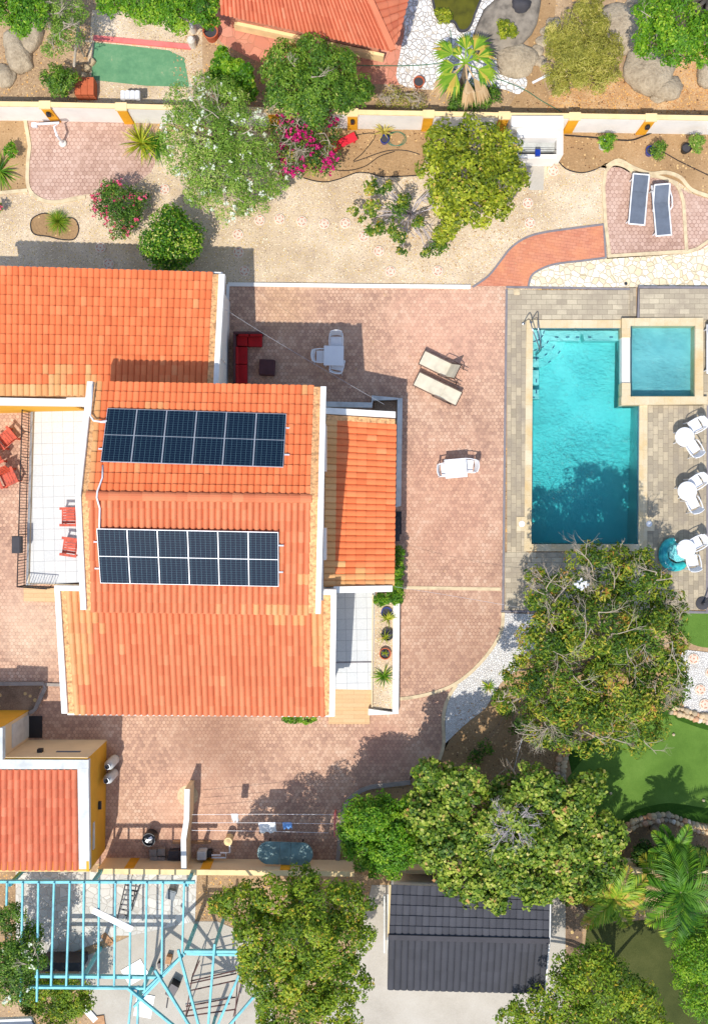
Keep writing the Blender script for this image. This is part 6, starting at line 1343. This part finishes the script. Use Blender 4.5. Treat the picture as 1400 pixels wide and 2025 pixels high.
def feather_palm(px, py, hgt, L, n, label, seed, tonec=.45):
    t = thing('feather_palm', label, 'palm', W(px, py, hgt)-Vector((0, 0, hgt))); rg = random.Random(seed); MB().tube([(0, 0, 0), (.06, .02, hgt*.5), (0, 0, hgt)], [.14, .1, .09], 10).build('trunk', M['bark'], t)
    for i in range(n):
        a = 2*math.pi*i/n*1.0+rg.uniform(-.2, .2); e = R(rg.uniform(5, 55)); p = Vector((0, 0, hgt)); d = Vector((math.cos(a)*math.cos(e), math.sin(a)*math.cos(e), math.sin(e))); V = []; F = []; T = []; k = 22; l = L*rg.uniform(.8, 1.1); tn = rg.gauss(tonec, .12)
        for j in range(k):
            s = j/k; d = (d+Vector((0, 0, -.075))).normalized(); p2 = p+d*l/k; sd = d.cross(Vector((0, 0, 1))).normalized(); ll = l*.30*math.sin(math.pi*min(1, .18+s*.82))**.7
            for sg in (-1, 1):
                q = (sd*sg+d*.75+Vector((0, 0, rg.uniform(-.35, .15)))).normalized(); w_ = d*.042; b = len(V); V += [p-w_, p+q*ll*.5+Vector((0, 0, .03))-w_, p+q*ll, p+q*ll*.5+Vector((0, 0, .03))+w_*1.2]; F.append((b, b+1, b+2, b+3)); T.append(min(1, max(0, tn+rg.gauss(0, .1)+.25*(s > .8))))
            p = p2
        mb = MB(); mb.v = [tuple(v) for v in V]; mb.f = F; mb.t = T; mb.build('frond', L_['palm'], t)
feather_palm(1345, 1765, 3.4, 2.1, 22, 'large feather palm with long arching green fronds', 1, .34)
feather_palm(1212, 1778, 3.0, 1.55, 16, 'smaller yellowing feather palm left of the large one', 2, .68)
feather_palm(1330, 1680, 2.6, 1.2, 10, 'upright dark feather palm growing behind the large one', 3, .3)

# fallen leaves: stuff nobody could count
def litter(name, zones, n, size, mat, label):
    C_ = []
    for (x0, y0, x1, y1, h, w_) in zones:
        m = int(n*w_); xs = RNG.uniform(x0, x1, m); ys = RNG.uniform(y0, y1, m); C_.append(np.array([tuple(W(x, y)+Vector((0, 0, h))) for x, y in zip(xs, ys)]))
    C_ = np.concatenate(C_); N_ = RNG.normal(size=C_.shape)*.3+np.array([0, 0, 1]); o = leaves(name, C_, N_, size, .5, RNG.random(len(C_)), L_[mat], None); o['kind'] = 'stuff'; o['label'] = label; o['category'] = 'leaves'
litter('fallen_leaves', [(560, 262, 830, 345, .03, .06), (700, 350, 1050, 540, .02, .16), (1110, 268, 1400, 335, .03, .10), (900, 1390, 1120, 1560, .04, .22), (1040, 180, 1400, 224, .03, .2), (1240, 70, 1400, 140, .03, .08), (0, 60, 180, 200, .02, .1), (340, 60, 400, 190, .03, .05), (1040, 1092, 1240, 1130, .05, .01), (600, 565, 990, 1500, .04, .01), (395, 1725, 440, 1820, .02, .03)], 2600, .09, 'dry', 'dry fallen leaves scattered over the garden soil and gravel')
mb = MB(); rg = random.Random(4); vs = [(i*.07-.3+rg.uniform(-.03, .03), j*.08-.2+rg.uniform(-.03, .03), rg.uniform(0, .22)) for j in range(6) for i in range(8)]
mb.add(vs, [(j*8+i, j*8+i+1, (j+1)*8+i+1, (j+1)*8+i) for j in range(5) for i in range(7) if abs(i-3)+abs(j-2)*1.4 < 3.6 and (i, j) not in ((2, 2), (4, 1), (3, 3))]); o = mb.build('torn_fabric', M['pvc']); o.location = W(1152, 1155, 5.3); tag(o, 'crumpled torn white fabric caught in the top of the mango tree', 'fabric')
o = MB().box((0, 0, .045), (.22, .22, .02)).lathe([(.07, .055), (.07, .062), (0, .062)], n=14).build('drain_cover', M['kerb']); o.location = W(1021, 578); tag(o, 'square drain cover in the pool deck near the brick path', 'drain cover')
o = MB().lathe([(.05, .03), (.06, .09), (0, .12)], n=10).build('garden_light', M['black']); o.location = W(1236, 562); tag(o, 'tiny dark garden light on the rubble paving edge by the deck step', 'light')
for i, (x, y) in enumerate(((1206, 1568), (1389, 1582), (1330, 1452))):
    o = MB().lathe([(.0, 0), (.05, .02), (.06, .05), (.03, .09), (0, .1)], n=10).build('golf_ball' if 0 else 'fallen_fruit', M['kerb']); o.location = W(x, y)+Vector((0, 0, .03)); tag(o, ['pale fallen fruit in the tree shadow on the lawn', 'orange tinted fallen fruit at the right side of the lawn', 'small fallen fruit at the top of the lawn'][i], 'fruit')
